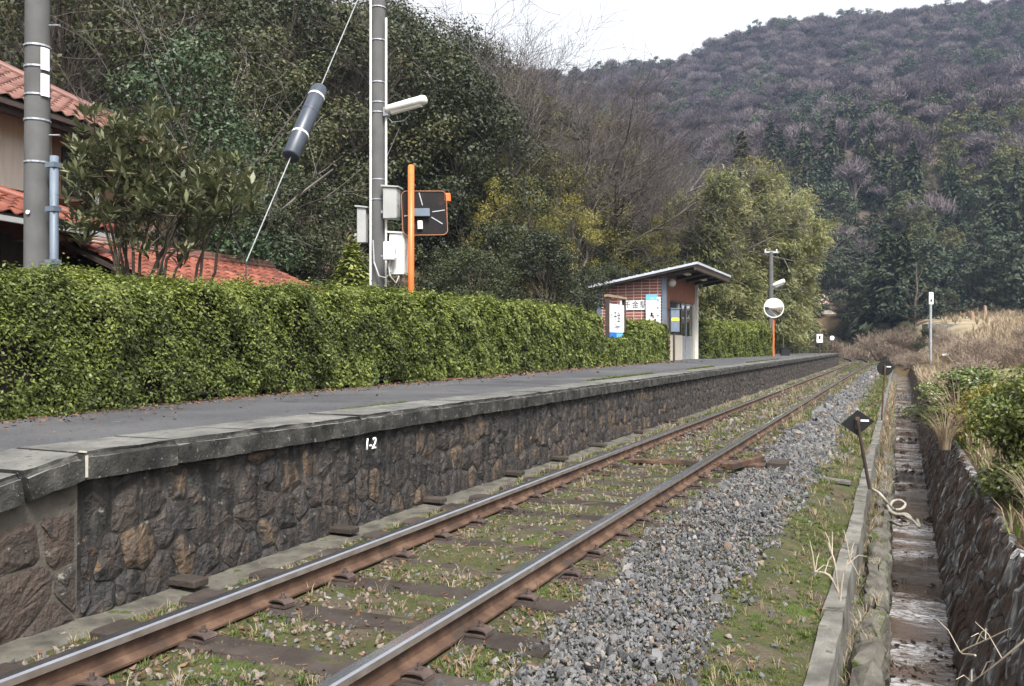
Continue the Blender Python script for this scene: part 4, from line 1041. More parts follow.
# lower roof
ZL = 3.12; vl = 1.6; pl_ = .41; ul = u_at(112, vl)
wtop_ = ZL+(vl-wv)*pl_
lo_ = roof_panel('roof', [LP(-6,vl,ZL), LP(ul,vl,ZL), LP(ul-(vl-wv),wv,wtop_), LP(-6,wv,wtop_)], mt['darkwood'])
roof_panel('roof', [LP(ul,vl,ZL), LP(ul,wv-2,ZL), LP(ul-(vl-wv),wv-2,wtop_), LP(ul-(vl-wv),wv,wtop_)], mt['tile'])
g2 = (-nh+ZU*pl_).normalized(); sl2 = math.sqrt(1+pl_*pl_); us2 = u_at(-25, vl)
tile_field(lo_, LP(us2,vl+.03,ZL-.01), eh, g2, .27, .25, int((ul-us2)/.27)+1, 10, lambda u, w: u+us2+w/sl2 < ul-.1 and w/sl2 < vl-wv-.15, tiles['lo'], 300, 4)
hp_(MB().tube([LP(ul-k, vl-k, ZL+k*pl_+.07) for k in np.linspace(-.05,vl-wv,8)], .09, 8).obj('hip_ridge', house, mt['tile'], True))
hp_(MB().tube([LP(-6,wv+.12,wtop_+.05), LP(ul-(vl-wv),wv+.12,wtop_+.05)], .10, 8).obj('ridge', house, mt['tile_dull'], True))
hbox('gutter', -6, ul, vl+.02, vl+.09, ZL-.13, ZL-.05, mt['greymetal'])
hbox('wall', -6, ul-.9, wv-6, wv+1.2, .2, 3.0, mt['darkwood'])
for k in range(14): hbox('board', -1+k*.55, -1+k*.55+.5, wv+1.2, wv+1.225, .3, 2.9, mt['darkwood'])
hbox('sill', -5, ul-.2, wv+1.9, wv+2.2, 1.95, 2.05, mt['oldwood'])
# outbuilding with low tiled roof
A, B = at(60,236,14.6), at(268,271,20.0); zr_ = 2.98; A.z = B.z = zr_
out = empty('outbuilding', (A.x,A.y,.3), 0, 'low shed with glossy orange-red tiles half hidden by the hedge', 'shed')
e3 = (B-A).normalized(); n3 = Vector((e3.y,-e3.x,0)); L3 = (B-A).length; g3 = (-n3+ZU*.42).normalized()
def rel2(o): return rel(o, out)
v = [A, B, B+n3*1.7-ZU*.71, A+n3*1.7-ZU*.71]; v += [p-ZU*.08 for p in v]
r3 = rel2(MB().add(v,[(0,3,2,1),(4,5,6,7),(0,1,5,4),(1,2,6,5),(2,3,7,6),(3,0,4,7)]).obj('roof', out, mt['darkwood']))
v = [A, B, B-n3*2.2-ZU*.92, A-n3*2.2-ZU*.92]; v += [p-ZU*.08 for p in v]
rel2(MB().add(v,[(0,1,2,3),(7,6,5,4),(0,4,5,1),(1,5,6,2),(2,6,7,3),(3,7,4,0)]).obj('roof', out, mt['tile']))
org = A+n3*1.72-ZU*.72; nn = e3.cross(g3).normalized()
for j in range(7):
    for i in range(int(L3/.27)):
        p = org+e3*(i*.27)+g3*(j*.25)+nn*.03
        m4 = Matrix((e3,g3,nn)).transposed().to_4x4(); m4.translation = p-Vector(out.location)
        t_ = link('tile', tiles['lo'], r3); t_.matrix_basis = Matrix.Translation(Vector(out.location)) @ m4
rel2(MB().tube([A+ZU*.06-e3*.1, B+ZU*.06+e3*.1], .11, 8).obj('ridge', out, mt['tile_dull'], True))
for k in (-.16,.16): rel2(MB().tube([A+n3*k+ZU*(.0), B+n3*k+ZU*.0], .06, 6).obj('ridge_tile', out, mt['tile_dull'], True))
vv = [A+n3*1.2, B+n3*1.2-e3*.3, B-n3*1.7-e3*.3, A-n3*1.7]
v = [Vector((p.x,p.y,.2)) for p in vv]+[Vector((p.x,p.y,2.25)) for p in vv]
rel2(MB().add(v,[(0,3,2,1),(4,5,6,7),(0,1,5,4),(1,2,6,5),(2,3,7,6),(3,0,4,7)]).obj('wall', out, mt['darkwood']))

# ------------------------------------------------------------------ hedges
def lerp_tab(tab, s): return float(np.interp(s, [a for a,_ in tab], [b for _,b in tab]))
def hedge(name, front, s0, s1, width, ztop, zbase, n, leaf, label, seed, group=None, mat='hedge', end_round=.35):
    """front: [(y, x)...] of the face towards the track; leaves over a twig-brown core darkened for inner shade"""
    rng = np.random.default_rng(seed)
    fy = np.array([a for a,_ in front]); fx_ = np.array([b for _,b in front])
    root = empty(name, (np.interp((s0+s1)/2,fy,fx_)-width/2,(s0+s1)/2,zbase), 0, label, 'hedge', group)
    zt = lambda y: np.interp(y, [a for a,_ in ztop], [b for _,b in ztop])
    def surf(y, q, inset):
        """q 0..1 runs up the front, over the top and down the back"""
        hgt = zt(y)-zbase+(vn(y,q*3,1.1,seed+3,2)-.5)*.22
        hgt = hgt*(1-.25*np.clip(1-(np.minimum(y-s0,s1-y))/end_round,0,1)**2)
        h1 = hgt/(2*hgt+width); 
        a = q*(2*hgt+width)
        X = np.where(a<hgt, 0, np.where(a<hgt+width, a-hgt, width)); Z = np.where(a<hgt, a, np.where(a<hgt+width, hgt, 2*hgt+width-a))
        # round the shoulders
        cxn = (X-width/2)/(width/2); czn = (Z-hgt*.5)/(hgt*.5)
        k = np.maximum(np.abs(cxn),np.abs(czn)); rr = np.hypot(cxn,czn)
        sh_ = 1-.16*np.clip((rr/np.maximum(k,1e-6)-1)/.414,0,1)*(czn>0)
        endf = np.clip(1-(np.minimum(y-s0,s1-y))/end_round,0,1)
        sh_ = sh_*(1-.35*endf**2)
        lump = (vn(y*1.0,Z+X,.45,seed,3)-.5)*.22+(vn(y*1.0,Z-X,.16,seed+5,2)-.5)*.1
        s_ = sh_+(lump-inset)/.5
        X2 = width/2+cxn*width/2*s_; Z2 = hgt*.5+czn*hgt*.5*(sh_+(lump-inset)/.6)
        X2 = np.where(Z < .12, X2, X2)
        nrm_ = np.stack([cxn*np.abs(cxn)**2, np.zeros_like(cxn), czn*np.abs(czn)**2+.15],-1)
        return X2, Z2, nrm_
    y = rng.uniform(s0,s1,n)
    wgt = 1/np.maximum(3.0, np.hypot(y, 6))          # more, smaller leaves where they show large
    keep = rng.uniform(0,1,n) < wgt/wgt.max(); y = y[keep]; n = len(y)
    q = rng.uniform(0,.72,n)
    thin = (vn(y, q*2.6, .38, seed+41, 2) > .70) & (rng.uniform(0,1,n) < .8)
    y, q = y[~thin], q[~thin]; n = len(y)
    shoot = (rng.uniform(0,1,n) < .10) & (q > .25)
    X, Z, N = surf(y, q, np.where(shoot, -rng.uniform(0,.09,n)*(vn(y,q*4,.12,seed+50)>.5), rng.exponential(.035,n)))
    Xw = np.interp(y,fy,fx_)-X; Zw = zbase+np.maximum(Z,.03)
    Pp = np.stack([Xw, y, Zw],-1)+rng.normal(size=(n,3))*.015
    N = np.stack([-N[:,0], N[:,1], N[:,2]],-1)
    N = norm(N)+rng.normal(size=(n,3))*.5+np.array([0,0,.55])
    sc = leaf*np.clip(np.hypot(y,6)/9,.85,2.6)*rng.uniform(.7,1.25,n)
    # end faces
    V = leaf_quads(Pp, N, sc, sc*.48, rng)
    ends = []
    for ye, sg in ((s0,-1),(s1,1)):
        m_ = int(900*(zt(ye)-zbase)*width*2.2); 
        if np.hypot(ye,6) > 20: m_ = m_//2
        a = rng.uniform(0,width,m_); b = rng.uniform(.03,1,m_)*(zt(ye)-zbase)*.9
        pe = np.stack([np.interp(ye,fy,fx_)-a, ye+sg*(-.06+.12*vn(a,b,.3,seed)+rng.exponential(.03,m_)*-1), zbase+b],-1)
        se = leaf*np.clip(math.hypot(ye,6)/9,.85,2.6)*rng.uniform(.7,1.25,m_)
        ends.append(leaf_quads(pe, np.array([0,sg,.3])+rng.normal(size=(m_,3))*.6, se, se*.48, rng))
    V = np.concatenate([V]+ends)
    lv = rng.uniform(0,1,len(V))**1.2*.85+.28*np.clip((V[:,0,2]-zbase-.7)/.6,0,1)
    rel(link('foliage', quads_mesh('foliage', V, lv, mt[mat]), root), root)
    # solid core, its near-black colour stands for shade between the leaves
    ys = np.arange(s0+.05, s1-.04, .18); qs = np.linspace(0,1,22); mb = MB()
    for yv in ys:
        X, Z, _ = surf(np.full(22,yv), qs, .085)
        for a, b in zip(X,Z): mb.v.append((float(np.interp(yv,fy,fx_)-a), float(yv), zbase+max(b,-.02)))
    for i in range(len(ys)-1):
        for k in range(21): mb.f.append((i*22+k,i*22+k+1,(i+1)*22+k+1,(i+1)*22+k)); mb.m.append(0)
    mb.f.append(tuple(range(22))); mb.f.append(tuple(range(len(ys)*22-1,(len(ys)-1)*22-1,-1))); mb.m += [0,0]
    rel(mb.obj('stems', root, mt['hedgecore'], True), root)
    return root
hedge('hedge', [(-1,-5.5),(4.3,-5.92),(6.7,-6.28),(10.9,-6.55),(23,-7.2)], 1.0, 22.4, 1.0, [(0,1.62),(4,1.70),(6,1.83),(9,1.92),(12,1.98),(22,2.12)], PT-.05, 620000, .042, 'long clipped green hedge running from the left edge along the platform', 1)
hedge('hedge', [(22,-7.0),(31,-7.3)], 22.2, 30.2, 1.0, [(22.2,1.36),(25.0,1.36),(25.8,1.95),(31,2.02)], PT-.05, 80000, .042, 'short hedge between the station sign and the shelter corner', 2)
hedge('hedge', [(36,-7.3),(40,-6.9),(52,-5.9)], 37.5, 49.0, 1.5, [(36,2.15),(50,2.45)], PT-.05, 90000, .04, 'clipped hedge on the far side of the shelter', 3)

# ------------------------------------------------------------------ trees: prototypes
def limb(mb, a, b, r0, r1, rr, k=5, wob=.08, n=6):
    a, b = Vector(a), Vector(b); L = (b-a).length; pts = []
    for i in range(k+1):
        w = i/k; p = a.lerp(b, w)
        if 0 < i < k: p += Vector((rr.uniform(-1,1),rr.uniform(-1,1),rr.uniform(-1,1)))*L*wob
        pts.append(p)
    mb.tube(pts, [r0+(r1-r0)*i/k for i in range(k+1)], n, cap=False); return pts
def broadleaf(seed, Ht, rad, n_clump, n_leaf, leaf, mat, aspect=.5, crown0=.28, trunk_r=.16, shell=.45, flat=.8, wmat='bark'):
    rr = random.Random(seed); rng = np.random.default_rng(seed); mb = MB()
    top = Vector((rr.uniform(-.4,.4), rr.uniform(-.4,.4), Ht*.82))
    tr = limb(mb, (0,0,-.4), top, trunk_r, trunk_r*.25, rr, 7, .025, 8)
    C = []; zc0, zc1 = Ht*crown0, Ht
    while len(C) < n_clump:
        z = rr.uniform(0,1); a = rr.uniform(0,2*math.pi)
        prof = math.sin(math.pi*min(1,max(0,z*.86+.12)))**.6
        rho = rad*prof*math.sqrt(rr.uniform(.1,1))*rr.uniform(.8,1.12)
        C.append((Vector((rho*math.cos(a), rho*math.sin(a), zc0+z*(zc1-zc0)*.95)), rad*rr.uniform(.2,.36)))
    for c, r in C:
        zi = min(len(tr)-1, max(1, int((c.z*.7)/(Ht*.82)*7))); limb(mb, tr[zi], c, trunk_r*.28, .012, rr, 4, .06, 4)
    per = np.array([r**2 for _, r in C]); per = (per/per.sum()*n_leaf).astype(int); Vs = []; lv = []
    for (c, r), m_ in zip(C, per):
        d = norm(rng.normal(size=(m_,3))); d[:,2] = d[:,2]*.8+.15
        rho = r*(shell+(1-shell)*rng.uniform(0,1,m_)**.6)
        # sub-sprays inside the clump
        lump = 1+.35*(vn(d[:,0]*3+c.x*7, d[:,1]*3+d[:,2]*4+c.y*5, 1, seed)-.5)*2
        Pp = np.array(c)+d*(rho*lump)[:,None]*np.array([1,1,flat])
        N = d+rng.normal(size=(m_,3))*.6+np.array([0,0,.5])
        sz = leaf*rng.uniform(.65,1.3,m_)
        Vs.append(leaf_quads(Pp, N, sz, sz*aspect, rng)); lv.append(np.clip(rng.uniform(0,1,m_)*.8+rng.uniform(0,.25),0,1))
    return {'trunk': mb.mesh('trunk', [mt[wmat]], True), 'crown': quads_mesh('crown', np.concatenate(Vs), np.concatenate(lv), mt[mat])}
def bare_tree(seed, Ht, spread, lean=(0,0), mat='twig', r0=.2, lv4=4, up=.35, kids=(9,6,5,4)):
    rr = random.Random(seed); tb_ = MB(); cb = MB()
    def grow(p, d, L, r, lev):
        k = 4 if lev < 2 else 3; pts = [p]; dd = d.normalized(); q = p
        for i in range(k):
            dd = (dd+Vector((rr.gauss(0,.16),rr.gauss(0,.16),rr.gauss(0,.12)+.06*up))).normalized(); q = q+dd*L/k; pts.append(q)
        rad_ = [max(.005, r*(1-.72*i/k)) for i in range(k+1)]
        (tb_ if lev == 0 else cb).tube(pts, rad_, 8 if lev==0 else (5 if lev==1 else 3), cap=False)
        if lev >= lv4: return
        for c in range(kids[lev]):
            w = rr.uniform(.3 if lev==0 else .2,1.0); i = min(k-1,int(w*k)); f = w*k-i; b = pts[i].lerp(pts[i+1],f)
            a = rr.uniform(0,2*math.pi); ax_ = (pts[i+1]-pts[i]).normalized(); o1 = ax_.orthogonal().normalized(); o2 = ax_.cross(o1)
            sp_ = rr.uniform(.5,1.0)*spread
            nd = ax_*(1-.35*sp_)+(o1*math.cos(a)+o2*math.sin(a))*sp_+Vector((lean[0],lean[1],up*.6))*(.6 if lev==0 else .25)
            grow(b, nd, L*rr.uniform(.45,.75)*(1.0 if lev else .8), r*(1-.7*w)*rr.uniform(.45,.7), lev+1)
    grow(Vector((0,0,-.4)), Vector((lean[0]*.2,lean[1]*.2,1)), Ht*.62, r0, 0)
    return {'trunk': tb_.mesh('trunk', [mt[mat]], True), 'crown': cb.mesh('crown', [mt[mat]])}
def cedar(seed, Ht, rad, n, leaf, mat='cedar'):
    rr = random.Random(seed); rng = np.random.default_rng(seed); mb = MB()
    limb(mb, (0,0,-.4), (0,0,Ht*.97), .2, .02, rr, 6, .004, 6)
    z = rng.uniform(0,1,n)**1.25; a = rng.uniform(0,2*np.pi,n)
    br = vn(a*2.2+np.floor(z*14)*7.3, np.floor(z*14), 1, seed)
    rho = rad*(1-z)**.8*(.35+.75*br)*np.sqrt(rng.uniform(.15,1,n))+.05
    zz = Ht*(.12+.88*z)-rho*.35+rng.normal(size=n)*.15
    Pp = np.stack([rho*np.cos(a), rho*np.sin(a), zz],-1)
    axd = np.stack([np.cos(a), np.sin(a), -.35+rng.normal(size=n)*.3],-1)+rng.normal(size=(n,3))*.3
    N = np.stack([np.cos(a)*.5, np.sin(a)*.5, np.ones(n)],-1)+rng.normal(size=(n,3))*.4
    sz = leaf*rng.uniform(.6,1.3,n)
    return {'trunk': mb.mesh('trunk', [mt['bark']]), 'crown': quads_mesh('crown', leaf_quads(Pp, N, sz, sz*.45, rng, axd), rng.uniform(0,1,n), mt[mat])}
def bamboo(seed, Ht, n, leaf, mat='bamboo', bend=1.5):
    rr = random.Random(seed); rng = np.random.default_rng(seed); mb = MB()
    ang = 0.0; pts = []
    for i in range(11):
        w = i/10; pts.append(Vector((bend*w**2.6, rr.uniform(-.04,.04), Ht*(w-.06*w**4))))
    mb.tube(pts, [.045*(1-.85*i/10) for i in range(11)], 6)
    w = rng.uniform(.22,1,n)**.85; pa = np.array([list(p) for p in pts]); xi = w*10
    cpos = np.stack([np.interp(xi, np.arange(11), pa[:,k]) for k in range(3)],-1)
    spray = np.floor(w*26)*3+rng.integers(0,3,n); sa = _hash(spray, spray*0+1, seed)*2*np.pi; ext = (.35+.8*_hash(spray, spray*0+2, seed))*(1.25-.75*w)
    f = rng.uniform(.15,1,n)**.7
    off = np.stack([np.cos(sa)*ext*f, np.sin(sa)*ext*f, .38*f-.30*f*f*ext],-1)
    Pp = cpos+off+rng.normal(size=(n,3))*.16
    axd = np.stack([np.cos(sa)*.5+.35, np.sin(sa)*.5, -.15+rng.normal(size=n)*.45],-1)+rng.normal(size=(n,3))*.3
    N = np.stack([np.cos(sa)*.7, np.sin(sa)*.7, .5+0*sa],-1)+rng.normal(size=(n,3))*.45
    sz = leaf*rng.uniform(.6,1.3,n)
    return {'stem': mb.mesh('stem', [mt['culm']], True), 'foliage': quads_mesh('foliage', leaf_quads(Pp, N, sz, sz*.2, rng, axd), rng.uniform(0,1,n), mt[mat])}
def place(name, proto, x, y, rz, sc, label, cat, group=None, z=None):
    root = empty(name, (x,y,Hs(x,y)-.1 if z is None else z), rz, label, cat, group)
    root.scale = (sc,sc,sc) if not hasattr(sc,'__len__') else sc
    if 'grass' in name: root['kind'] = 'thing'
    for part, me in proto.items(): link(part, me, root)
    return root
def place_px(name, proto, ptop, px_, pytop, d, Ht, rz, label, cat, group=None, wide=1.0):
    """stand a tree on the land where column px shows it at distance d, tall enough to reach row pytop"""
    p = at(px_, 300, d); zb = Hs(p.x, p.y)-.1; h = max(1.5, zpx(pytop, d)-zb); k = h/ptop
    return place(name, proto, p.x, p.y, rz, (k*wide,k*wide,k), label, cat, group, zb)

PR = {}
PR['ever'] = [broadleaf(20+k, 10, 3.6, 60, 15000, .17, 'ever', trunk_r=.2, crown0=.12) for k in range(4)]
PR['olive'] = [broadleaf(30+k, 9, 2.9, 46, 9000, .16, 'olive', aspect=.4, trunk_r=.15, crown0=.1) for k in range(2)]
PR['bare'] = [bare_tree(40+k, 11, .85) for k in range(3)]
PR['baredark'] = [bare_tree(50+k, 10, .95, mat='twig_dark') for k in range(2)]
PR['bamboo'] = [bamboo(60+k, 10, 5200, .22) for k in range(4)]
PR['cedar'] = [cedar(70+k, 13, 2.6, 5200, .45) for k in range(3)]
PR['shrub'] = [broadleaf(80+k, 2.2, 1.1, 26, 5200, .075, 'hedge', crown0=.05, trunk_r=.04) for k in range(2)]
PR['bush'] = [broadleaf(90+k, 3.0, 1.7, 34, 8000, .11, 'ever', crown0=.03, trunk_r=.06) for k in range(2)]
def dry_bush(seed, Ht, rad, n):
    rng = np.random.default_rng(seed); rr = random.Random(seed); mb = MB()
    ctr = norm(rng.normal(size=(12,3)))*rad*.6*rng.uniform(.5,1.1,(12,1)); ctr[:,2] = np.abs(ctr[:,2])*.9+Ht*.25
    for c in ctr: limb(mb, (rr.uniform(-.1,.1),rr.uniform(-.1,.1),-.3), tuple(c), .03, .012, rr, 3, .06, 4)
    d = norm(rng.normal(size=(n,3))); d[:,2] = d[:,2]*.6+.35; c = ctr[rng.integers(0,12,n)]
    Pp = c+d*(rad*.5*rng.uniform(.1,1,n)**.6)[:,None]; L = rng.uniform(.25,.7,n)
    axd = d+np.array([0,0,.7])+rng.normal(size=(n,3))*.4
    return {'stems': mb.mesh('stems',[mt['twig']]), 'twigs': quads_mesh('twigs', leaf_quads(Pp, rng.normal(size=(n,3)), L, L*.03+.010, rng, axd), rng.uniform(0,1,n), mt['drybush'])}
PR['thicket'] = [dry_bush(95+k, 2.6, 1.7, 3200) for k in range(3)]

# the large camellia behind the leafy shrub and other marked trees
rt = random.Random(99)
cam_p = broadleaf(101, 6.2, 2.1, 70, 26000, .085, 'camellia', crown0=.08, trunk_r=.11)
place_px('camellia_tree', cam_p, 6.2, 188, 42, 19.5, 6.2, .4, 'glossy dark camellia tree rising behind the leafy shrub', 'tree', wide=1.0)
ever_n = [broadleaf(110+k, 7, 2.7, 70, 24000, .12, 'ever', crown0=.05, trunk_r=.14) for k in range(2)]
place_px('evergreen_tree', ever_n[0], 7, 540, 232, 30, 7, .5, 'rounded glossy evergreen standing left of the shelter roof', 'tree', wide=1.15)
place_px('evergreen_tree', ever_n[1], 7, 474, 250, 26, 7, 1.5, 'low dark evergreen between the orange post and the rounded tree', 'tree', wide=1.3)
place_px('evergreen_tree', ever_n[0], 7, 462, 72, 36, 7, 3.0, 'tall glossy evergreen right of the square mirror', 'tree', wide=.9)
place_px('evergreen_tree', ever_n[1], 7, 305, 175, 24, 7, 2.2, 'dark evergreen in shade behind the guy wire guard', 'tree', wide=1.1)
place_px('evergreen_tree', ever_n[1], 7, 262, 205, 22, 7, 4.2, 'low dark tree filling the gap right of the camellia', 'tree', wide=1.1)
place_px('conifer_shrub', cedar(120, 4, 1.1, 5500, .16, 'hedge'), 4, 352, 246, 22, 4, 0, 'yellow-green bushy conifer left of the slim pole foot', 'shrub', wide=1.6)
big = bare_tree(131, 15, 1.0, lean=(.35,.1), mat='twig_dark', r0=.30, up=.25, kids=(13,7,6,4))
place_px('bare_tree', big, 13, 612, 85, 46, 13, .3, 'big spreading bare tree rising behind the shelter', 'tree', wide=1.15)
big2 = bare_tree(132, 13, 1.0, lean=(.5,-.05), mat='twig', r0=.22, up=.2, kids=(12,7,6,4))
place_px('bare_tree', big2, 11.5, 690, 110, 55, 12, .0, 'bare tree with long drooping branches above the bamboo', 'tree', wide=1.2)
place_px('bare_tree', big2, 11.5, 560, 110, 52, 12, 2.4, 'grey bare tree behind the yellow-green foliage', 'tree', wide=1.1)
for px_, top, d, lab in ((548,120,44,'tall yellow-green tree left of the big bare tree'),(510,150,40,'yellow-green tree right of the glossy evergreen'),(590,150,52,'yellowish tree glimpsed through the big bare tree'),(488,175,36,'low yellow-green tree beside the glossy evergreen'),(530,175,37,'bushy yellow-green tree above the rounded evergreen'),(574,190,41,'yellow-green tree low behind the shelter roof end'),(655,215,47,'yellow-green tree right behind the shelter'),(468,120,42,'yellow-green crown peeping over the glossy evergreen'),(600,110,58,'yellow-green crown high behind the big bare tree'),(690,205,52,'yellow-green tree at the left edge of the bamboo'),(535,95,48,'tallest yellow-green tree on the slope'),(760,148,74,'pale yellow-green tree on the spur above the bamboo')):
    place_px('yellow_green_tree', PR['olive'][px_ % 2], 9, px_, top, d, 9, px_, lab, 'tree', wide=.8)
for px_, top, d, lab in ((742,135,80,'dark conifer left of the pale yellow-green tree on the spur'),(786,185,82,'dark conifer just right of the pale yellow-green tree')):
    place_px('conifer', PR['cedar'][px_ % 3], 13, px_, top, d, 13, 1, lab, 'tree', wide=1.1)
gn = [bare_tree(140+k, 9, 1.15, mat='twig', r0=.13, lv4=3, up=.1, kids=(11,6,5,4)) for k in range(2)]
# bamboo grove
for px_, top, d, sc_, rz_, lab in ((85,-30,19,1,.3,'gnarled bare tree rising above the tiled house roof'),(232,-25,22,1,2.0,'bare tree with crooked pale branches above the camellia'),(430,-20,40,1,1.0,'bare tree against the sky right of the slim pole'),(500,30,62,1,2.0,'fine bare tree on the ridge against the sky')):
    place_px('bare_tree', gn[int(px_) % 2], 8.6, px_, top, d, 9, rz_, lab, 'tree', wide=1.25)
for px_, top, d, lab in ((575,225,45,'dark evergreen low behind the left end of the shelter roof'),(612,215,50,'dark ivy-clad evergreen at the foot of the big bare tree'),(640,235,49,'dark evergreen behind the shelter roof'),(668,228,54,'dark evergreen between shelter roof and bamboo'),(525,95,50,'dark evergreen crown on the slope right of the glossy evergreen'),(556,150,56,'dark evergreen among the bare trees on the slope')):
    place_px('evergreen_tree', ever_n[px_ % 2], 7, px_, top, d, 7, px_, lab, 'tree', wide=1.25)
for k, (px_, top, d, kind, lab) in enumerate(((452,14,52,'ever','dark evergreen on the ridge just right of the tube lamp'),(474,38,57,'ever','dark evergreen crown second along the ridge'),(498,62,62,'ever','dark evergreen crown third along the ridge'),(522,82,60,'ever','dark evergreen crown where the ridge meets the mountain'),
        (446,-8,54,'bare','bare tree topping the ridge right of the slim pole'),(466,18,56,'bare','bare tree second along the ridge'),(488,40,58,'bare','bare tree third along the ridge'),(512,52,62,'bare','bare tree fourth along the ridge'),(540,64,64,'bare','bare tree at the low end of the ridge'),(570,84,62,'bare','dark bare tree left of the big spreading one'))):
    if kind == 'ever': place_px('evergreen_tree', PR['ever'][k % 4], 10, px_, top, d, 10, k, lab, 'tree', wide=.95)
    else: place_px('bare_tree', PR['baredark'][k % 2], 9.2, px_, top, d, 10, k*1.3, lab, 'tree', wide=1.0)
G = 'bamboo stems in the grove behind the shelter'
for k in range(64):
    px_ = rt.uniform(640, 800); d = rt.uniform(54, 70) if px_ > 720 else rt.uniform(50,58)
    top = np.interp(px_, [640,690,730,770,800,820],[232,200,186,206,238,275])+rt.uniform(-14,30)
    if px_ > 765: d = rt.uniform(58,66)
    place_px('bamboo', PR['bamboo'][k % 4], 9.4, px_, top, d, 10, rt.uniform(-1.4,1.0), 'arching feathery bamboo stem in the grove behind the shelter', 'bamboo', G, wide=rt.uniform(1.0,1.35))
# wood on the near hill
nE = nB = 0
for k in range(640):
    s_ = rt.uniform(6, 112); t_ = -rt.uniform(10, 62)
    x_, y_, _ = P(s_, t_)
    dep = -SN*x_+CS*y_; 
    if dep < 20: continue
    ppx = 512+FPX*(CS*x_+SN*y_)/dep
    if not (-60 < ppx < 800): continue
    foot = float(np.interp(s_, [12,30,70,110],[21,12.5,11.5,9]))
    if -t_ < foot: continue
    if ppx > 640 and dep < 60: continue
    r_ = rt.random(); far = (-t_-foot)
    pe = .72 if ppx < 470 else .25
    if ppx > 560: pe = .12
    if rt.random() > (.55 if far > 25 else .8) and ppx < 560: continue
    if r_ < pe:
        place('evergreen_tree', PR['ever'][k % 4], x_, y_, rt.uniform(0,6.3), rt.uniform(.65,1.05), 'dark evergreen tree in the wood on the near hillside', 'tree', 'evergreen trees in the hillside wood'); nE += 1
    elif r_ < pe+(.12 if ppx < 470 else .3 if ppx < 620 else .16) and ppx > 380:
        place('yellow_green_tree', PR['olive'][k % 2], x_, y_, rt.uniform(0,6.3), rt.uniform(.6,.95), 'yellow-green tree in the wood on the near hillside', 'tree', 'yellow-green trees in the hillside wood')
    else:
        place('bare_tree', (PR['bare']+PR['baredark'])[k % 5], x_, y_, rt.uniform(0,6.3), rt.uniform(.75,1.15) if ppx < 470 else rt.uniform(1.0,1.4), 'leafless grey-brown tree in the wood on the near hillside', 'tree', 'bare trees in the hillside wood'); nB += 1
# undergrowth along the foot of the hill
for k in range(70):
    s_ = rt.uniform(14, 74); f_ = float(np.interp(s_, [12,30,70,110],[17,9.2,8.8,8])); t_ = -f_-rt.uniform(-.3,4)
    if 28 < s_ < 40 and t_ > -9.6: continue
    x_, y_, _ = P(s_, t_)
    if rt.random() < .7: place('bush', PR['bush'][k % 2], x_, y_, rt.uniform(0,6), rt.uniform(.6,1.15), 'evergreen bush at the foot of the wooded hill', 'bush', 'bushes at the foot of the hill')
    else: place('thicket', PR['thicket'][k % 3], x_, y_, rt.uniform(0,6), rt.uniform(.8,1.3), 'leafless twiggy bush at the foot of the wooded hill', 'bush', 'twiggy bushes at the foot of the hill')

# leafy shrub with large leaves in front of the house
rng = np.random.default_rng(77); rr = random.Random(77); D3 = 10.4
base_p = at(128, 300, D3); base_p.z = .5
shr = empty('leafy_shrub', base_p, 0, 'tall shrub with big leathery leaves in front of the red-roofed house', 'shrub')
OUT = [(92,118,14,16),(80,140,14,18),(100,150,26,20),(125,135,26,22),(150,120,20,18),(160,112,14,12),(120,170,34,26),(150,160,30,24),(90,180,22,20),(80,205,16,16),(110,215,30,24),(145,200,30,26),(170,190,26,26),(190,205,24,24),(205,175,24,20),(225,160,18,14),(235,180,20,18),(215,200,24,20),(240,205,16,16),(200,230,22,18),(165,230,28,20),(120,240,30,16),(150,250,30,12),(225,225,18,14),(248,190,10,12),(185,245,20,12),(75,225,12,14),(140,180,24,20),(105,135,18,14),(68,175,10,16)]
tips = []
for (a, b, w, h) in OUT:
    for k in range(max(4, int(w*h/36)) if b < 222 else 4):
        tips.append(at(a+rr.gauss(0,.5)*w, b+rr.gauss(0,.5)*h, D3+rr.uniform(-.75,.75)))
Vs = []; lv = []; mb = MB()
for tp in tips:
    m_ = rr.randint(10,16); dr = Vector((rr.uniform(-.5,.5),rr.uniform(-.5,.5),1)).normalized()
    az = np.linspace(0,2*np.pi*1.6,m_)+rng.uniform(0,6); el = rng.uniform(.15,1.1,m_)
    axd = np.stack([np.cos(az)*np.cos(el), np.sin(az)*np.cos(el), np.sin(el)-.25],-1)+np.array(dr)*.2
    axd = norm(axd); Ln = rng.uniform(.11,.21,m_)
    Pp = np.array(tp)+axd*Ln[:,None]*.55-np.array(dr)*rng.uniform(0,.12,m_)[:,None]
    N = np.cross(axd, np.cross(np.array([0,0,1.]), axd))+rng.normal(size=(m_,3))*.25
    Vs.append(leaf_quads(Pp, N, Ln, Ln*.30, rng, axd, mid=.1)); lv.append(rng.uniform(0,1,m_))
rel(link('foliage', quads_mesh('foliage', np.concatenate(Vs), np.concatenate(lv), mt['loquat']), shr), shr)
stems = [at(px_, 290, D3+rr.uniform(-.3,.3)) for px_ in (108,118,126,150,158,172)]
for q in stems: q.z = .5
hubs = []
for q in stems:
    for k in range(3):
        g_ = at(rr.uniform(85,235), rr.uniform(165,225), D3+rr.uniform(-.4,.4)); hubs.append(g_); limb(mb, q, g_, .026, .012, rr, 6, .04, 6)
for tp in tips[::2]:
    hb = min(hubs, key=lambda h_: (h_-tp).length+max(0,(h_.z-tp.z))*1.5); limb(mb, hb, tp, .008, .004, rr, 3, .06, 4)
rel(mb.obj('stems', shr, mt['bark'], True), shr)

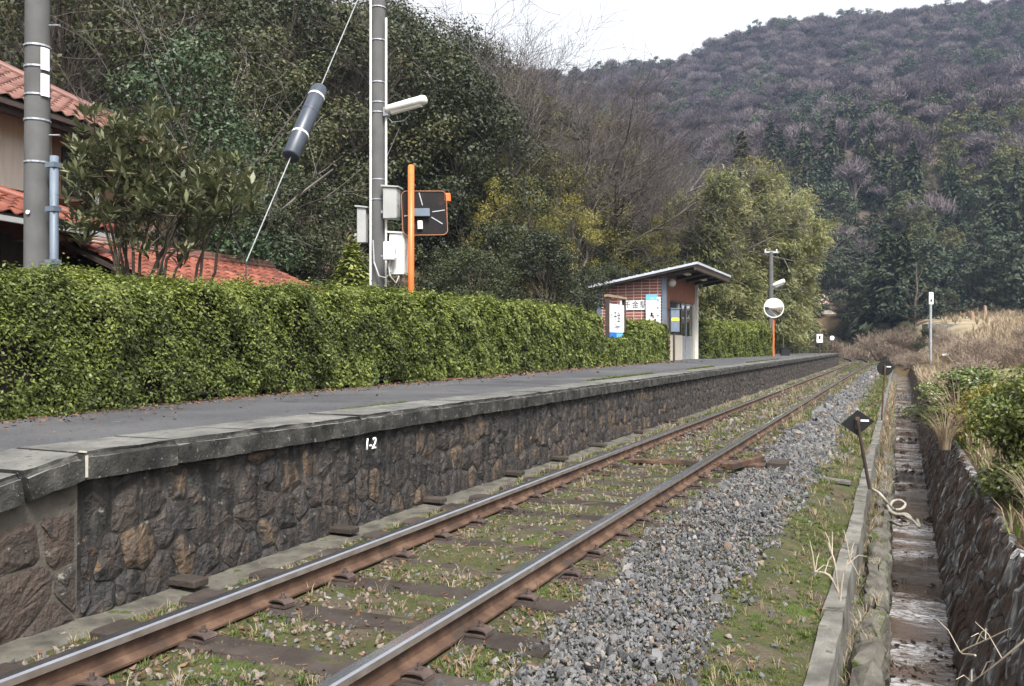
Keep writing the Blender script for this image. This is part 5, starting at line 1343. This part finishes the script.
# ------------------------------------------------------------------ right bank: shrubs, grasses, posts
def px_ground(px_, d, z=None):
    p = at(px_, 345, d); p.z = Hs(p.x,p.y) if z is None else z; return p
b = at(1010, 490, 7.6)
place('evergreen_bush', broadleaf(201, 1.2, .62, 150, 30000, .045, 'glossy', crown0=.0, trunk_r=.02, shell=.8), at(1022,480,7.5).x+.27, at(1022,480,7.5).y, 0, (.98,1.2,1.02), 'dense glossy green bush overhanging the ditch at the right edge', 'bush', z=-.15)
place('bush', broadleaf(202, 1.0, .6, 90, 12000, .05, 'olive', crown0=.02, trunk_r=.03), at(985,400,11.6).x+.2, at(985,400,11.6).y, 1, (.95,1.1,.8), 'brownish-green bush behind the glossy bush on the bank', 'bush', z=-.1)
place('bush', broadleaf(203, 1.0, .6, 90, 12000, .05, 'glossy', crown0=.02, trunk_r=.03), at(948,385,14.0).x+.3, at(948,385,14.0).y, 2, (1.0,1.4,.95), 'rounded green bush beside the pale pampas grass', 'bush', z=-.1)
def pampas(seed, n, Ht, wid=.014, mat='drygrass'):
    rng = np.random.default_rng(seed); seg = 6; Vs = []
    a = rng.uniform(0,2*np.pi,n); L = Ht*rng.uniform(.5,1.15,n); out_ = rng.uniform(.25,.85,n)
    prev = None; b0_ = np.stack([np.cos(a)*.06, np.sin(a)*.06, 0*a],-1)*rng.uniform(0,2,n)[:,None]
    side = np.stack([-np.sin(a), np.cos(a), 0*a],-1)
    for i in range(seg+1):
        w = i/seg; h = L*(w-.45*out_*w**3); o_ = L*out_*w**1.9
        p = b0_+np.stack([np.cos(a)*o_, np.sin(a)*o_, h],-1); wd = (wid*(1-w*.85))
        cur = (p-side*wd/2, p+side*wd/2)
        if prev is not None: Vs.append(np.stack([prev[0],prev[1],cur[1],cur[0]],1))
        prev = cur
    V = np.concatenate(Vs); lv = np.tile(rng.uniform(0,1,n), seg)
    return {'blades': quads_mesh('blades', V, lv, mt[mat])}
pam = [pampas(210+k, 130, 1.1) for k in range(3)]
for (px_, d, sc, lab) in ((958,12.6,.95,'arching clump of pale pampas grass between the two bank bushes'),(975,15.5,1.0,'pale pampas clump behind the brownish bush'),(945,11.0,.6,'low pale grass tuft hanging over the ditch wall')):
    p = at(px_,345,d); place('pampas_grass', pam[int(px_) % 3], p.x, p.y, px_, sc, lab, 'grass clump', z=-.08)
p = at(1030,345,6.6); place('pampas_grass', pam[0], p.x+.05, p.y, 1, .5, 'dry pale blades at the foot of the glossy bush', 'grass clump', z=-.12)
for k in range(150):
    s_ = rt.uniform(16, 58); t_ = rt.uniform(3.3, 3.6+s_*.28); x_, y_, _ = P(s_, t_)
    place('pampas_grass', pam[k % 3], x_, y_, rt.uniform(0,6), rt.uniform(.5,1.15), 'dry tan grass clump on the bank beyond the ditch', 'grass clump', 'dry grass clumps on the far bank')
for k in range(26):
    s_ = rt.uniform(24, 66); t_ = rt.uniform(4.2, 6+s_*.08); x_, y_, _ = P(s_, t_)
    place('thicket', PR['thicket'][k % 3], x_, y_, rt.uniform(0,6), rt.uniform(.22,.5)*(1+s_/110)*(1 if t_ < 8 else .5), 'dry brown twiggy bush among the grass beyond the ditch', 'bush', 'dry bushes beyond the ditch')
for k, (px_, d, sc, lab) in enumerate(((838,86,1.5,'grey leafless bush at the mouth of the track cutting'),(856,92,1.7,'broad leafless bush above the far bend of the track'),(880,84,1.5,'pale brown bush right of the far bend'),(905,78,1.3,'tan leafless bush above the end of the ditch'),(825,80,1.1,'small leafless bush beside the platform end sign'),(893,66,.8,'low bare bush by the ditch end'))):
    p = at(px_,340,d); place('thicket', PR['thicket'][k % 3], p.x, p.y, k, sc, lab, 'bush')
for k, (px_, d, sc, mat_, lab) in enumerate(((846,100,1.1,'bush','dark evergreen bush in the shade of the cutting'),(940,98,1.2,'bush','grey-green rounded bush behind the white marker post'),(868,74,.7,'bush','low dark bush on the right lip of the cutting'),(797,62,.8,'bush','leafy bush at the right foot of the bamboo'),(808,66,.8,'bush','weedy bush beside the platform end'),(885,112,1.4,'bush','round bush below the far conifers'))):
    p = at(px_,340,d); place('bush', PR[mat_][k % 2], p.x, p.y, k, sc, lab, 'bush')
for k in range(60):
    s_ = rt.uniform(72, 128); t_ = -rt.uniform(4.2, 14) if k % 2 else rt.uniform(4.2, 6.5); x_, y_, _ = P(s_, t_)
    if rt.random() < .3: place('bush', PR['bush'][k % 2], x_, y_, rt.uniform(0,6), rt.uniform(.5,.9), 'dark evergreen bush lining the far track cutting', 'bush', 'evergreen bushes lining the far cutting')
    else: place('thicket', PR['thicket'][k % 3], x_, y_, rt.uniform(0,6), rt.uniform(.8,1.5) if t_ < 0 else rt.uniform(.45,.8), 'leafless brown bush lining the far track cutting', 'bush', 'bare bushes lining the far cutting')
for k in range(16):
    p = at(rt.uniform(826,900), 340, rt.uniform(100,119)); s_, t_ = st(p.x, p.y)
    if -3 < t_ < 3: continue
    place('bush', PR['bush'][k % 2], p.x, p.y, k, rt.uniform(1.0,1.7), 'tall dark bush closing the view at the far bend', 'bush', 'dark bushes at the far bend')
for k in range(22):
    s_ = rt.uniform(108, 127); t_ = rt.uniform(3.2, 7); x_, y_, _ = P(s_, t_)
    if k % 3: place('bush', PR['bush'][k % 2], x_, y_, k, rt.uniform(.7,1.3), 'dark leafy bush on the outer bank of the bend', 'bush', 'leafy bushes on the outer bank of the bend')
    else: place('thicket', PR['thicket'][k % 3], x_, y_, k, rt.uniform(.8,1.4), 'bare twiggy bush on the outer bank of the bend', 'bush', 'twiggy bushes on the outer bank of the bend')
for k in range(14):
    s_ = rt.uniform(59, 76); t_ = rt.uniform(2.5, 4.4); x_, y_, _ = P(s_, t_)
    place('thicket', PR['thicket'][k % 3], x_, y_, k, rt.uniform(.25,.45), 'low dry bush where the ditch ends', 'bush', 'low dry bushes at the ditch end')
# marker post, posts, sheet, low road wall
p = px_ground(930.5, 44); mp = empty('marker_post', p, TH, 'white-topped grey marker post standing in the dry grass', 'post')
zt_ = zpx(292,44)-p.z
MB().tube([(0,0,-.2),(0,0,zt_)], .07, 10).obj('shaft', mp, mt['galv'])
MB().box((-.11,-.09,zt_-.62),(.11,-.06,zt_-.02)).obj('plate', mp, mt['white'], bevel=.01); MB().box((-.05,-.095,zt_-.5),(.04,-.0905,zt_-.36)).obj('print', mp, mt['ink'])
for px_, top, d, lab in ((972,312,92,'pale wooden post in front of the dark wood at right'),(985,306,92,'taller brown wooden post beside the pale one')):
    p = px_ground(px_, d); o = empty('wooden_post', p, 0, lab, 'post'); zz = zpx(top,d)-p.z
    MB().tube([(0,0,-.3),(.04,0,zz*.5),(0,0,zz)], [.2,.18,.15], 8).obj('shaft', o, mt['oldwood']); MB().tube([(0,0,zz),(0,0,zz+.06)], [.16,.02], 8).obj('tip', o, mt['oldwood'])
rpts = [(at(px_,340,d).x, at(px_,340,d).y) for px_, d in ((925,78),(960,80),(1000,82),(1040,84),(1120,88))]
rw = empty('field_wall', (rpts[0][0],rpts[0][1],3), 0, 'long low pale concrete edge of the field road at right', 'wall')
for i in range(len(rpts)-1):
    (xa,ya),(xb,yb) = rpts[i], rpts[i+1]
    za, zb = zpx(324.5-(i)*.6, 80), zpx(324.5-(i+1)*.6, 80)
    d_ = Vector((xb-xa,yb-ya,0)).normalized(); nn = Vector((-d_.y,d_.x,0))*.3
    A_, B_ = Vector((xa,ya,za)), Vector((xb,yb,zb))-d_*.02
    vv = [A_-nn-ZU*1.2, B_-nn-ZU*1.2, B_+nn-ZU*1.2, A_+nn-ZU*1.2, A_-nn, B_-nn, B_+nn, A_+nn]
    rel(MB().add(vv,[(0,3,2,1),(4,5,6,7),(0,1,5,4),(1,2,6,5),(2,3,7,6),(3,0,4,7)]).obj('kerb_stone', rw, mt['concrete']), rw)
p = px_ground(958, 46); mb = MB(); n = 9
vv = [(x_*.16-.64, y_*.12-.5, .25+.3*float(vn(x_*.5,y_*.5,1,61))*math.sin(math.pi*x_/8)*math.sin(math.pi*y_/8)) for y_ in range(n) for x_ in range(n)]
f = [(j*n+i,j*n+i+1,(j+1)*n+i+1,(j+1)*n+i) for j in range(n-1) for i in range(n-1)]
tag(mb.add(vv,f).obj('plastic_sheet', None, mt['white'], loc=p, scl=(1.3,1,1)), 'crumpled whitish plastic sheet lying in the dry grass', 'sheet')

# far houses in the valley
def far_house(px_, pyr, d, w, dep_, hw, rz_, label):
    p = at(px_, 300, d); zg = Hs(p.x,p.y)-.5; zr = zpx(pyr, d)
    o = empty('farmhouse', (p.x,p.y,zg), rz_, label, 'house'); ze = zr-zg-1.5
    MB().box((-w/2+.4,-dep_/2+.4,0),(w/2-.4,dep_/2-.4,ze)).obj('wall', o, mt['plaster'])
    MB().add([(-w/2,-dep_/2,ze),(w/2,-dep_/2,ze),(w/2,dep_/2,ze),(-w/2,dep_/2,ze),(-w/2+1.2,0,ze+1.5),(w/2-1.2,0,ze+1.5)],[(0,1,5,4),(2,3,4,5),(1,2,5),(3,0,4),(0,3,2,1)]).obj('roof', o, mt['pinktile'])
    for q in (-.25,.25): 
        wn_ = MB().box((q*w-.7,-dep_/2+.36,ze*.45),(q*w+.7,-dep_/2+.42,ze*.8)).obj('window', o, mt['darkwood']); MB().box((q*w-.6,-dep_/2+.35,ze*.5),(q*w+.6,-dep_/2+.358,ze*.77)).obj('pane', wn_, mt['glass'])
far_house(814, 294, 122, 5, 5, 3, TH, 'far house with pinkish roof just right of the bamboo')
far_house(829, 293, 126, 4.5, 4.5, 3, TH+.5, 'smaller far pink-roofed house beside the first one')

# ------------------------------------------------------------------ far mountain wood and foreground ground cover (scattered)
def scatter(name, protos, pts, rot, scl, idx, label):
    c = bpy.data.collections.new(name+'_kinds')
    for i, (me) in enumerate(protos):
        o = bpy.data.objects.new('%s_kind_%02d' % (name, i), me); c.objects.link(o)
    n = len(pts); me = bpy.data.meshes.new(name); me.vertices.add(n); me.vertices.foreach_set('co', np.ascontiguousarray(pts, dtype=np.float32).ravel())
    for nm, ty, val, key in (('rot','FLOAT_VECTOR',rot,'vector'),('scl','FLOAT_VECTOR',scl,'vector'),('idx','INT',idx,'value')):
        a = me.attributes.new(nm, ty, 'POINT'); a.data.foreach_set(key, np.ascontiguousarray(val, dtype=np.int32 if ty=='INT' else np.float32).ravel())
    me.update(); o = link(name, me)
    g = bpy.data.node_groups.new(name+'_scatter', 'GeometryNodeTree')
    g.interface.new_socket('Geometry', in_out='INPUT', socket_type='NodeSocketGeometry'); g.interface.new_socket('Geometry', in_out='OUTPUT', socket_type='NodeSocketGeometry')
    gi = g.nodes.new('NodeGroupInput'); go = g.nodes.new('NodeGroupOutput')
    ci = g.nodes.new('GeometryNodeCollectionInfo'); ci.inputs['Collection'].default_value = c; ci.inputs['Separate Children'].default_value = True; ci.inputs['Reset Children'].default_value = True
    ip = g.nodes.new('GeometryNodeInstanceOnPoints'); ip.inputs['Pick Instance'].default_value = True
    def na(nm, ty):
        q = g.nodes.new('GeometryNodeInputNamedAttribute'); q.data_type = ty; q.inputs['Name'].default_value = nm; return q.outputs['Attribute']
    L_ = g.links.new
    L_(gi.outputs[0], ip.inputs['Points']); L_(ci.outputs[0], ip.inputs['Instance']); L_(na('idx','INT'), ip.inputs['Instance Index'])
    L_(na('rot','FLOAT_VECTOR'), ip.inputs['Rotation']); L_(na('scl','FLOAT_VECTOR'), ip.inputs['Scale']); L_(ip.outputs[0], go.inputs[0])
    md = o.modifiers.new('scatter', 'NODES'); md.node_group = g
    return tag(o, label, None, None, 'stuff')
def joined(proto):
    """trunk and crown as one mesh, for the far wood"""
    bm = bmesh.new(); mats = []
    me = bpy.data.meshes.new('kind')
    vs_, fs_2, mi_, lv_ = [], [], [], []
    for m_ in proto.values():
        n0 = len(vs_); vs_ += [tuple(v.co) for v in m_.vertices]; 
        at_ = m_.attributes.get('lv')
        for i, p in enumerate(m_.polygons): fs_2.append(tuple(n0+k for k in p.vertices)); mi_.append(len(mats)); lv_.append(at_.data[i].value if at_ else .3)
        mats.append(m_.materials[0])
    bm.free(); me.from_pydata(vs_, [], fs_2)
    for q in mats: me.materials.append(q)
    me.polygons.foreach_set('material_index', mi_); a = me.attributes.new('lv','FLOAT','FACE'); a.data.foreach_set('value', lv_); return me
def puff(seed, Ht, rad, n, mat):
    """bare crown far away: hundreds of fine upswept twigs"""
    rng = np.random.default_rng(seed); d = norm(rng.normal(size=(n,3))); d[:,2] = np.abs(d[:,2])*.9+.05
    ctr = norm(rng.normal(size=(9,3)))*rad*.5; ctr[:,2] = np.abs(ctr[:,2])*.8+Ht*.52
    c = ctr[rng.integers(0,9,n)]; rho = rad*.55*rng.uniform(.2,1,n)**.6
    Pp = c+d*rho[:,None]*np.array([1,1,.9]); L = rng.uniform(.7,1.7,n)
    axd = d+np.array([0,0,.8])+rng.normal(size=(n,3))*.35
    V = leaf_quads(Pp, rng.normal(size=(n,3)), L, L*.07+.03, rng, axd)
    mb = MB(); rr = random.Random(seed); limb(mb,(0,0,-1),(0,0,Ht*.6),.16,.06,rr,3,.03,4)
    for k in range(9): limb(mb,(0,0,Ht*.3),tuple(ctr[k]),.09,.03,rr,2,.06,3)
    return joined({'t': mb.mesh('t',[mt['twig']]), 'c': quads_mesh('c', V, rng.uniform(0,1,n), mt[mat])})
kinds = [puff(300+k, 8, 3.3, 900, 'farbare') for k in range(4)]
kinds += [joined(broadleaf(310+k, 8, 3.3, 22, 1500, .45, 'farbroad', aspect=.6, crown0=.15, trunk_r=.15)) for k in range(3)]
kinds += [joined(cedar(320+k, 11, 3.6, 1100, .9)) for k in range(2)]
kinds += [joined(broadleaf(330+k, 9, 2.8, 20, 800, .5, 'farbamboo', aspect=.4, crown0=.1, trunk_r=.08)) for k in range(2)]
rng = np.random.default_rng(5)
n = 9500; ang = rng.uniform(math.radians(-42), math.radians(40), n); D = np.sqrt(rng.uniform(100**2, 455**2, n))
px2 = D*np.sin(ang); py2 = D*np.cos(ang); X = CS*px2-SN*py2; Y = SN*px2+CS*py2
ppx = 512+FPX*np.tan(ang)
s2, t2 = st(X, Y)
keep = ~((D < 122) & (ppx > 925)) & ~((t2 > -3.5) & (t2 < 4.5) & (s2 < 124)) & (ppx > 380)
X, Y, D, ppx = X[keep], Y[keep], D[keep], ppx[keep]
# thin out: wider spacing far away does not show
Z = H(X, Y); n = len(X); pp = (D-125)/305
mix = vn(X,Y,26,71,3); mix2 = vn(X,Y,14,72,2)
k_ = rng.uniform(0,1,n); green = .07+.95*np.clip((mix-.52)*5,0,1)*.85+.35*sstep(.9,1.0,pp)+.55*(1-sstep(.10,.24,pp))
idx = np.where(k_ < green, 4+rng.integers(0,3,n), rng.integers(0,4,n))
low = pp < .2
con = low & (vn(X,Y,16,73,2) > .47) & (rng.uniform(0,1,n)<.8); idx = np.where(con, 7+rng.integers(0,2,n), idx)
bam = (pp < .30) & (pp > .03) & (ppx > 890) & (vn(X,Y,14,74,2) > .44) & (rng.uniform(0,1,n)<.75); idx = np.where(bam, 9+rng.integers(0,2,n), idx)
sc = rng.uniform(.7,1.5,n)*np.where((idx>=4)&(idx<7), .9, 1.0)*np.where(idx>=7, .85, 1.0)
rot = np.stack([rng.normal(size=n)*.06, rng.normal(size=n)*.06, rng.uniform(0,6.28,n)],-1)
scatter('mountain_wood', kinds, np.stack([X,Y,Z-.2],-1), rot, np.stack([sc,sc,sc*rng.uniform(.85,1.15,n)],-1), idx, 'mixed bare and evergreen wood covering the far mountain')
# conifers one can tell apart along the mountain foot
for k, (px_, top, d, lab) in enumerate(((727,0,0,''),(846,268,130,'narrow dark conifer just right of the pink far houses'),(862,250,134,'dark conifer second right of the pink far houses'),(878,258,126,'pointed dark green conifer above the leafless bushes'),(905,232,140,'broad dark conifer at the foot of the mountain'),(926,228,146,'tall dark conifer above the white marker post'),(835,232,136,'tall dark conifer right behind the bamboo grove'),(980,150,205,'lone dark conifer high on the slope at right'),(948,240,142,'dark conifer right of the marker post'))):
    if not d: continue
    place_px('conifer', PR['cedar'][k % 3], 13, px_, top+8, d, 13, k, lab, 'tree', wide=1.7)

# ground cover near the camera ------------------------------------------------
def hull_stone(seed, mat, flat=.65):
    rr = random.Random(seed); bm = bmesh.new()
    for k in range(13):
        v = Vector((rr.gauss(0,1),rr.gauss(0,1),rr.gauss(0,1))).normalized(); bm.verts.new((v.x*rr.uniform(.8,1.2)*.5, v.y*rr.uniform(.6,1)*.42, v.z*.5*flat))
    bmesh.ops.convex_hull(bm, input=bm.verts)
    for v in [v for v in bm.verts if not v.link_faces]: bm.verts.remove(v)
    me = bpy.data.meshes.new('stone'); bm.to_mesh(me); bm.free(); me.materials.append(mt[mat]); return me
def tuft(seed, nb, Ht, wid, mat, spread=.6):
    rng = np.random.default_rng(seed); a = rng.uniform(0,6.28,nb); L = Ht*rng.uniform(.5,1.2,nb); o_ = rng.uniform(.2,1,nb)*spread
    b = np.stack([np.cos(a)*.012*rng.uniform(0,2,nb), np.sin(a)*.012*rng.uniform(0,2,nb), 0*a],-1); sd = np.stack([-np.sin(a),np.cos(a),0*a],-1)*wid/2
    m_ = b+np.stack([np.cos(a)*o_*L*.35, np.sin(a)*o_*L*.35, L*.62],-1); t_ = b+np.stack([np.cos(a)*o_*L*.95, np.sin(a)*o_*L*.95, L*.9],-1)
    V = np.concatenate([np.stack([b-sd,b+sd,m_+sd*.8,m_-sd*.8],1), np.stack([m_-sd*.8,m_+sd*.8,t_+sd*.12,t_-sd*.12],1)])
    lv = np.tile(rng.uniform(0,1,nb),2); return quads_mesh('tuft', V, lv, mt[mat])
def track_scatter(n, smin, smax, tfun, seed):
    rng = np.random.default_rng(seed); s = smin*np.exp(rng.uniform(0,1,n)*math.log(smax/smin)); t = tfun(rng, s, n); return rng, s, t
def bedz_v(s, t): return np.interp(t, [-1.15,-.9,-.55,0,.55,.9,1.3,1.75,2.06], [-.19,-.158,-.143,-.139,-.143,-.152,-.15,-.22,-.285])
def sxy(s, t): 
    a = np.where(s > S0, (s-S0)/RC, 0); return np.stack([np.where(s<=S0, TX+t, TX-RC*(1-np.cos(a))+t*np.cos(a)), np.where(s<=S0, s, S0+RC*np.sin(a)+t*np.sin(a))],-1)
gst = [hull_stone(400+k,'gravel',rt.uniform(.45,.75)) for k in range(8)]; pst = [hull_stone(420+k,'pebble',.6) for k in range(6)]
rng, s, t = track_scatter(56000, 1.3, 62, lambda r, s, n: 1.30+r.normal(size=n)*.34, 1)
edge = .40+.15*sstep(5,2,s)+.3*(vn(s,t*0,1.0,81,3)-.5)*2; k = ((np.abs(t-1.27-.08*np.sin(s*.7)) < edge) | (rng.uniform(0,1,len(s))<.12)) & (t < 2.03) & (t > .70) & (vn(s,t,.35,83,2)+.5*(1-np.abs(t-1.27)) > .55+.22*sstep(6,14,s)*np.clip(np.abs(t-1.3)*2,0,1)) & (rng.uniform(0,1,len(s)) > .72*sstep(9,32,s))
s, t = s[k], t[k]; n = len(s); hgt = np.clip(1-((t-1.25)/.5)**2,0,1)*.035*rng.uniform(.2,1.3,n)
sz = .026*rng.lognormal(0,.42,n)*np.clip(s/7,.95,3.2)
scatter('gravel', gst+pst[:2], np.concatenate([sxy(s,t), (bedz_v(s,t)+hgt+.006)[:,None]],1), rng.uniform(-3,3,(n,3)), sz[:,None]*rng.uniform(.8,1.2,(n,3)), np.where(rng.uniform(0,1,n)<.13, 8+rng.integers(0,2,n), rng.integers(0,8,n)), 'loose blue-grey crushed stone heaped along the right of the track')
rng, s, t = track_scatter(13000, 1.2, 50, lambda r, s, n: r.uniform(-1.12,1.05,n), 2)
k = (np.abs(np.abs(t)-.566) > .075); s, t = s[k], t[k]; n = len(s)
ph = ((s-3.69+.29) % .58)-.29; k = (np.abs(ph) > .10) | (np.abs(t)>1.06) | (rng.uniform(0,1,n)<.22*(vn(s,t,.5,33)>.45)); s, t = s[k], t[k]; n = len(s)
sz = .03*rng.uniform(.5,1.6,n)*np.clip(s/7,.9,2.6)
scatter('old_ballast', pst+gst[:2], np.concatenate([sxy(s,t), (bedz_v(s,t)+.004)[:,None]],1), rng.uniform(-3,3,(n,3)), sz[:,None]*rng.uniform(.8,1.2,(n,3)), rng.integers(0,8,n), 'old brownish ballast stones between the sleepers')
gt = [tuft(440+k, 9, .045, .006, 'grass', 1.0) for k in range(4)]+[tuft(446+k, 8, .08, .005, 'drygrass', 1.0) for k in range(2)]
def tg(r, s, n):
    a = r.uniform(0,1,n); return np.where(a<.34, r.uniform(-1.12,-.62,n), np.where(a<.56, r.uniform(-.5,.5,n), np.where(a<.72, r.uniform(.62,1.0,n), r.uniform(1.5,2.07,n))))
rng, s, t = track_scatter(34000, 1.2, 75, tg, 3)
m_ = vn(s*1.0, t*2.0, .55, 91, 3); k = (m_ > .44) & (np.abs(np.abs(t)-.566) > .07); s, t = s[k], t[k]; n = len(s)
ph = ((s-3.69+.29) % .58)-.29; k = (np.abs(ph) > .10) | (np.abs(t)>1.06) | (rng.uniform(0,1,n)<.2); s, t = s[k], t[k]; n = len(s)
sz = rng.uniform(.45,1.15,n)*np.clip(s/8,.75,2.2)
idx = np.where(rng.uniform(0,1,n) < .1, 4+rng.integers(0,2,n), rng.integers(0,4,n))
scatter('grass', gt, np.concatenate([sxy(s,t), (bedz_v(s,t)-.004)[:,None]],1), np.stack([0*s,0*s,rng.uniform(0,6.28,n)],-1), np.stack([sz,sz,sz*rng.uniform(.6,1.1,n)],-1), idx, 'low green and straw-coloured grass growing through the track bed')
def leaf_bit(seed):
    rr = random.Random(seed); mb = MB(); w = rr.uniform(.3,.5)
    mb.add([(-.5,0,.05),(0,w*.5,.0),(0,-w*.5,.0),(.5,0,.12),(0,0,-.04)],[(0,4,1),(0,2,4),(4,3,1),(2,3,4)]); return mb.mesh('leaf',[mt['deadleaf']])
dl = [leaf_bit(460+k) for k in range(4)]
rng, s, t = track_scatter(5200, 1.2, 45, lambda r, s, n: np.where(r.uniform(0,1,n)<.7, r.uniform(-1.12,2.05,n), r.normal(size=n)*.07+np.where(r.uniform(0,1,n)<.5,-.42,.75)), 4)
k = (np.abs(np.abs(t)-.566) > .07); s, t = s[k], t[k]; n = len(s); sz = .05*rng.uniform(.5,1.4,n)*np.clip(s/8,.85,2)
pl1 = np.concatenate([sxy(s,t), (bedz_v(s,t)+.012)[:,None]],1); r1 = np.stack([rng.normal(size=n)*.35,rng.normal(size=n)*.35,rng.uniform(0,6.3,n)],-1)
n2 = 5200; y2 = 1.5*np.exp(rng.uniform(0,1,n2)*math.log(20)); fxh = np.interp(y2,[-1,4.3,6.7,10.9,23,30],[-5.5,-5.92,-6.28,-6.55,-7.2,-7.0])
x2 = fxh+rng.exponential(.22,n2)-.12+.10*(vn(y2,y2*0,.8,95)-.5); z2 = np.array([pz(v) for v in y2])-.002
pl2 = np.stack([x2,y2,z2],-1); sz2 = .05*rng.uniform(.5,1.3,n2)*np.clip(y2/8,.85,2)
scatter('dead_leaves', dl, np.concatenate([pl1,pl2]), np.concatenate([r1, np.stack([rng.normal(size=n2)*.3,rng.normal(size=n2)*.3,rng.uniform(0,6.3,n2)],-1)]), np.repeat(np.concatenate([sz,sz2])[:,None],3,1), rng.integers(0,4,n+n2), 'fallen brown leaves along the hedge foot and between the rails')
# moss line behind the coping
rng = np.random.default_rng(12); n = 2600; s = 6*np.exp(rng.uniform(0,1,n)*math.log(6)); t = -1.82-rng.exponential(.03,n); m_ = vn(s, s*0, 1.7, 97, 2); k = m_ > .52; s, t = s[k], t[k]; n = len(s)
sz = rng.uniform(.25,.6,n)*np.clip(s/8,.8,2)
scatter('moss', gt[:4], np.concatenate([sxy(s,t), np.full((n,1),PT-.008)],1), np.stack([0*s,0*s,rng.uniform(0,6.28,n)],-1), np.stack([sz,sz,sz],-1), rng.integers(0,4,n), 'thin line of moss where the asphalt meets the coping')
# ditch debris, weeds on the ledge and bank
rng, s, t = track_scatter(1500, 1.6, 40, lambda r, s, n: r.uniform(2.36,2.86,n), 6)
k = vn(s, s*0, .9, 98, 2)+.15*(rng.uniform(0,1,len(s))-.5)+.25*np.abs(t-2.6) > .60; s, t = s[k], t[k]; n = len(s)
sz = rng.uniform(.03,.10,n)*np.clip(s/9,.9,2)
wst = [hull_stone(430+k,'wetstone',.4) for k in range(10)]
scatter('ditch_debris', wst, np.concatenate([sxy(s,t), np.array([watz(v) for v in s])[:,None]],1), rng.uniform(-.8,.8,(n,3))+np.stack([0*s,0*s,rng.uniform(0,6,n)],-1), sz[:,None]*rng.uniform(.7,1.3,(n,3)), rng.integers(0,10,n), 'stones and sodden leaves breaking the surface of the stream')
rng, s, t = track_scatter(2600, 1.3, 45, lambda r, s, n: np.where(r.uniform(0,1,n)<.35, r.uniform(2.19,2.34,n), r.uniform(3.2,4.6,n)), 7)
zz = np.where(t < 3, -.50, -.10+.03*(t-3.2)); n = len(s); sz = rng.uniform(.7,1.6,n)*np.clip(s/7,.9,2.5)*np.where(t<3,.8,1.7)
scatter('weeds', gt, np.concatenate([sxy(s,t), zz[:,None]],1), np.stack([0*s,0*s,rng.uniform(0,6.28,n)],-1), np.stack([sz,sz,sz],-1), np.where(rng.uniform(0,1,n)<.55,4+rng.integers(0,2,n),rng.integers(0,4,n)), 'straggling green and dry weeds on the ditch edges')
fg = [tuft(480+k, 26, .55, .02, 'drygrass', .9) for k in range(4)]
rng = np.random.default_rng(21); n = 9000; y2 = 14*np.exp(rng.uniform(0,1,n)*math.log(9)); x2 = rng.uniform(0,1,n)*(4+y2*.62)+1.6
s, t = st(x2, y2); k = t > 4.0; x2, y2 = x2[k], y2[k]; k = vn(x2,y2,5,111,2)>.38; x2, y2 = x2[k], y2[k]; n = len(x2); sz = rng.uniform(.5,1.3,n)*np.clip(y2/40,.7,1.6)
scatter('field_grass', fg, np.stack([x2,y2,H(x2,y2)-.03],-1), np.stack([0*x2,0*x2,rng.uniform(0,6.28,n)],-1), np.stack([sz,sz,sz],-1), rng.integers(0,4,n), 'dry straw-coloured grass covering the field at right')
# bare dead twigs by the kerb
def twig_thing(pts, r, label, name='dead_twig'):
    c = Vector(pts[0]); o = empty(name, c, 0, label, 'twig'); rr = random.Random(len(label)); mb = MB()
    sp_ = smooth_pts([Vector(p)-c for p in pts], 3); mb.tube(sp_, [r*(1-.6*i/len(sp_)) for i in range(len(sp_))], 5); mb.obj('stem', o, mt['drystem'])
    for k in range(4):
        b = sp_[rr.randint(len(sp_)//3, len(sp_)-1)]; e = b+Vector((rr.uniform(-.1,.1),rr.uniform(-.1,.1),rr.uniform(.02,.14))); MB().tube([b, (b+e)/2+Vector((0,0,.02)), e], [r*.5,r*.4,r*.25], 4).obj('twig', o, mt['drystem'])
twig_thing([at(838,592,4.2),at(829,575,4.2),at(815,572,4.25),at(808,577,4.3)], .006, 'pale dead twig bending left over the kerb')
twig_thing([at(838,592,4.2),at(834,560,4.2),at(828,548,4.25)], .006, 'upright pale dead stem beside the kerb')
twig_thing([at(840,600,4.1),at(843,575,4.1),at(850,562,4.1),at(858,575,4.1)], .005, 'pale dead stem curling over the kerb edge')
twig_thing([at(975,655,3.3),at(960,652,3.4),at(985,640,3.3),at(1010,628,3.2)], .0045, 'long pale stick lying against the ditch wall')
twig_thing([at(1024,640,3.0),at(990,668,3.1),at(965,686,3.2)], .0045, 'second pale stick sloping down to the stream')

# ------------------------------------------------------------------ haze between here and the mountain
hz_ = MB().box((-1650,-900,-12),(1650,2100,215)).obj('haze', None, ())
m = bpy.data.materials.new('haze_air'); m.use_nodes = True; nt_ = m.node_tree; nt_.nodes.clear()
pv = nt_.nodes.new('ShaderNodeVolumePrincipled'); pv.inputs['Density'].default_value = .00028; pv.inputs['Color'].default_value = (.58,.72,1,1); pv.inputs['Anisotropy'].default_value = .1
mo_ = nt_.nodes.new('ShaderNodeOutputMaterial'); nt_.links.new(pv.outputs[0], mo_.inputs['Volume']); hz_.data.materials.append(m)
tag(hz_, 'thin bluish haze in the valley air', None, None, 'stuff')
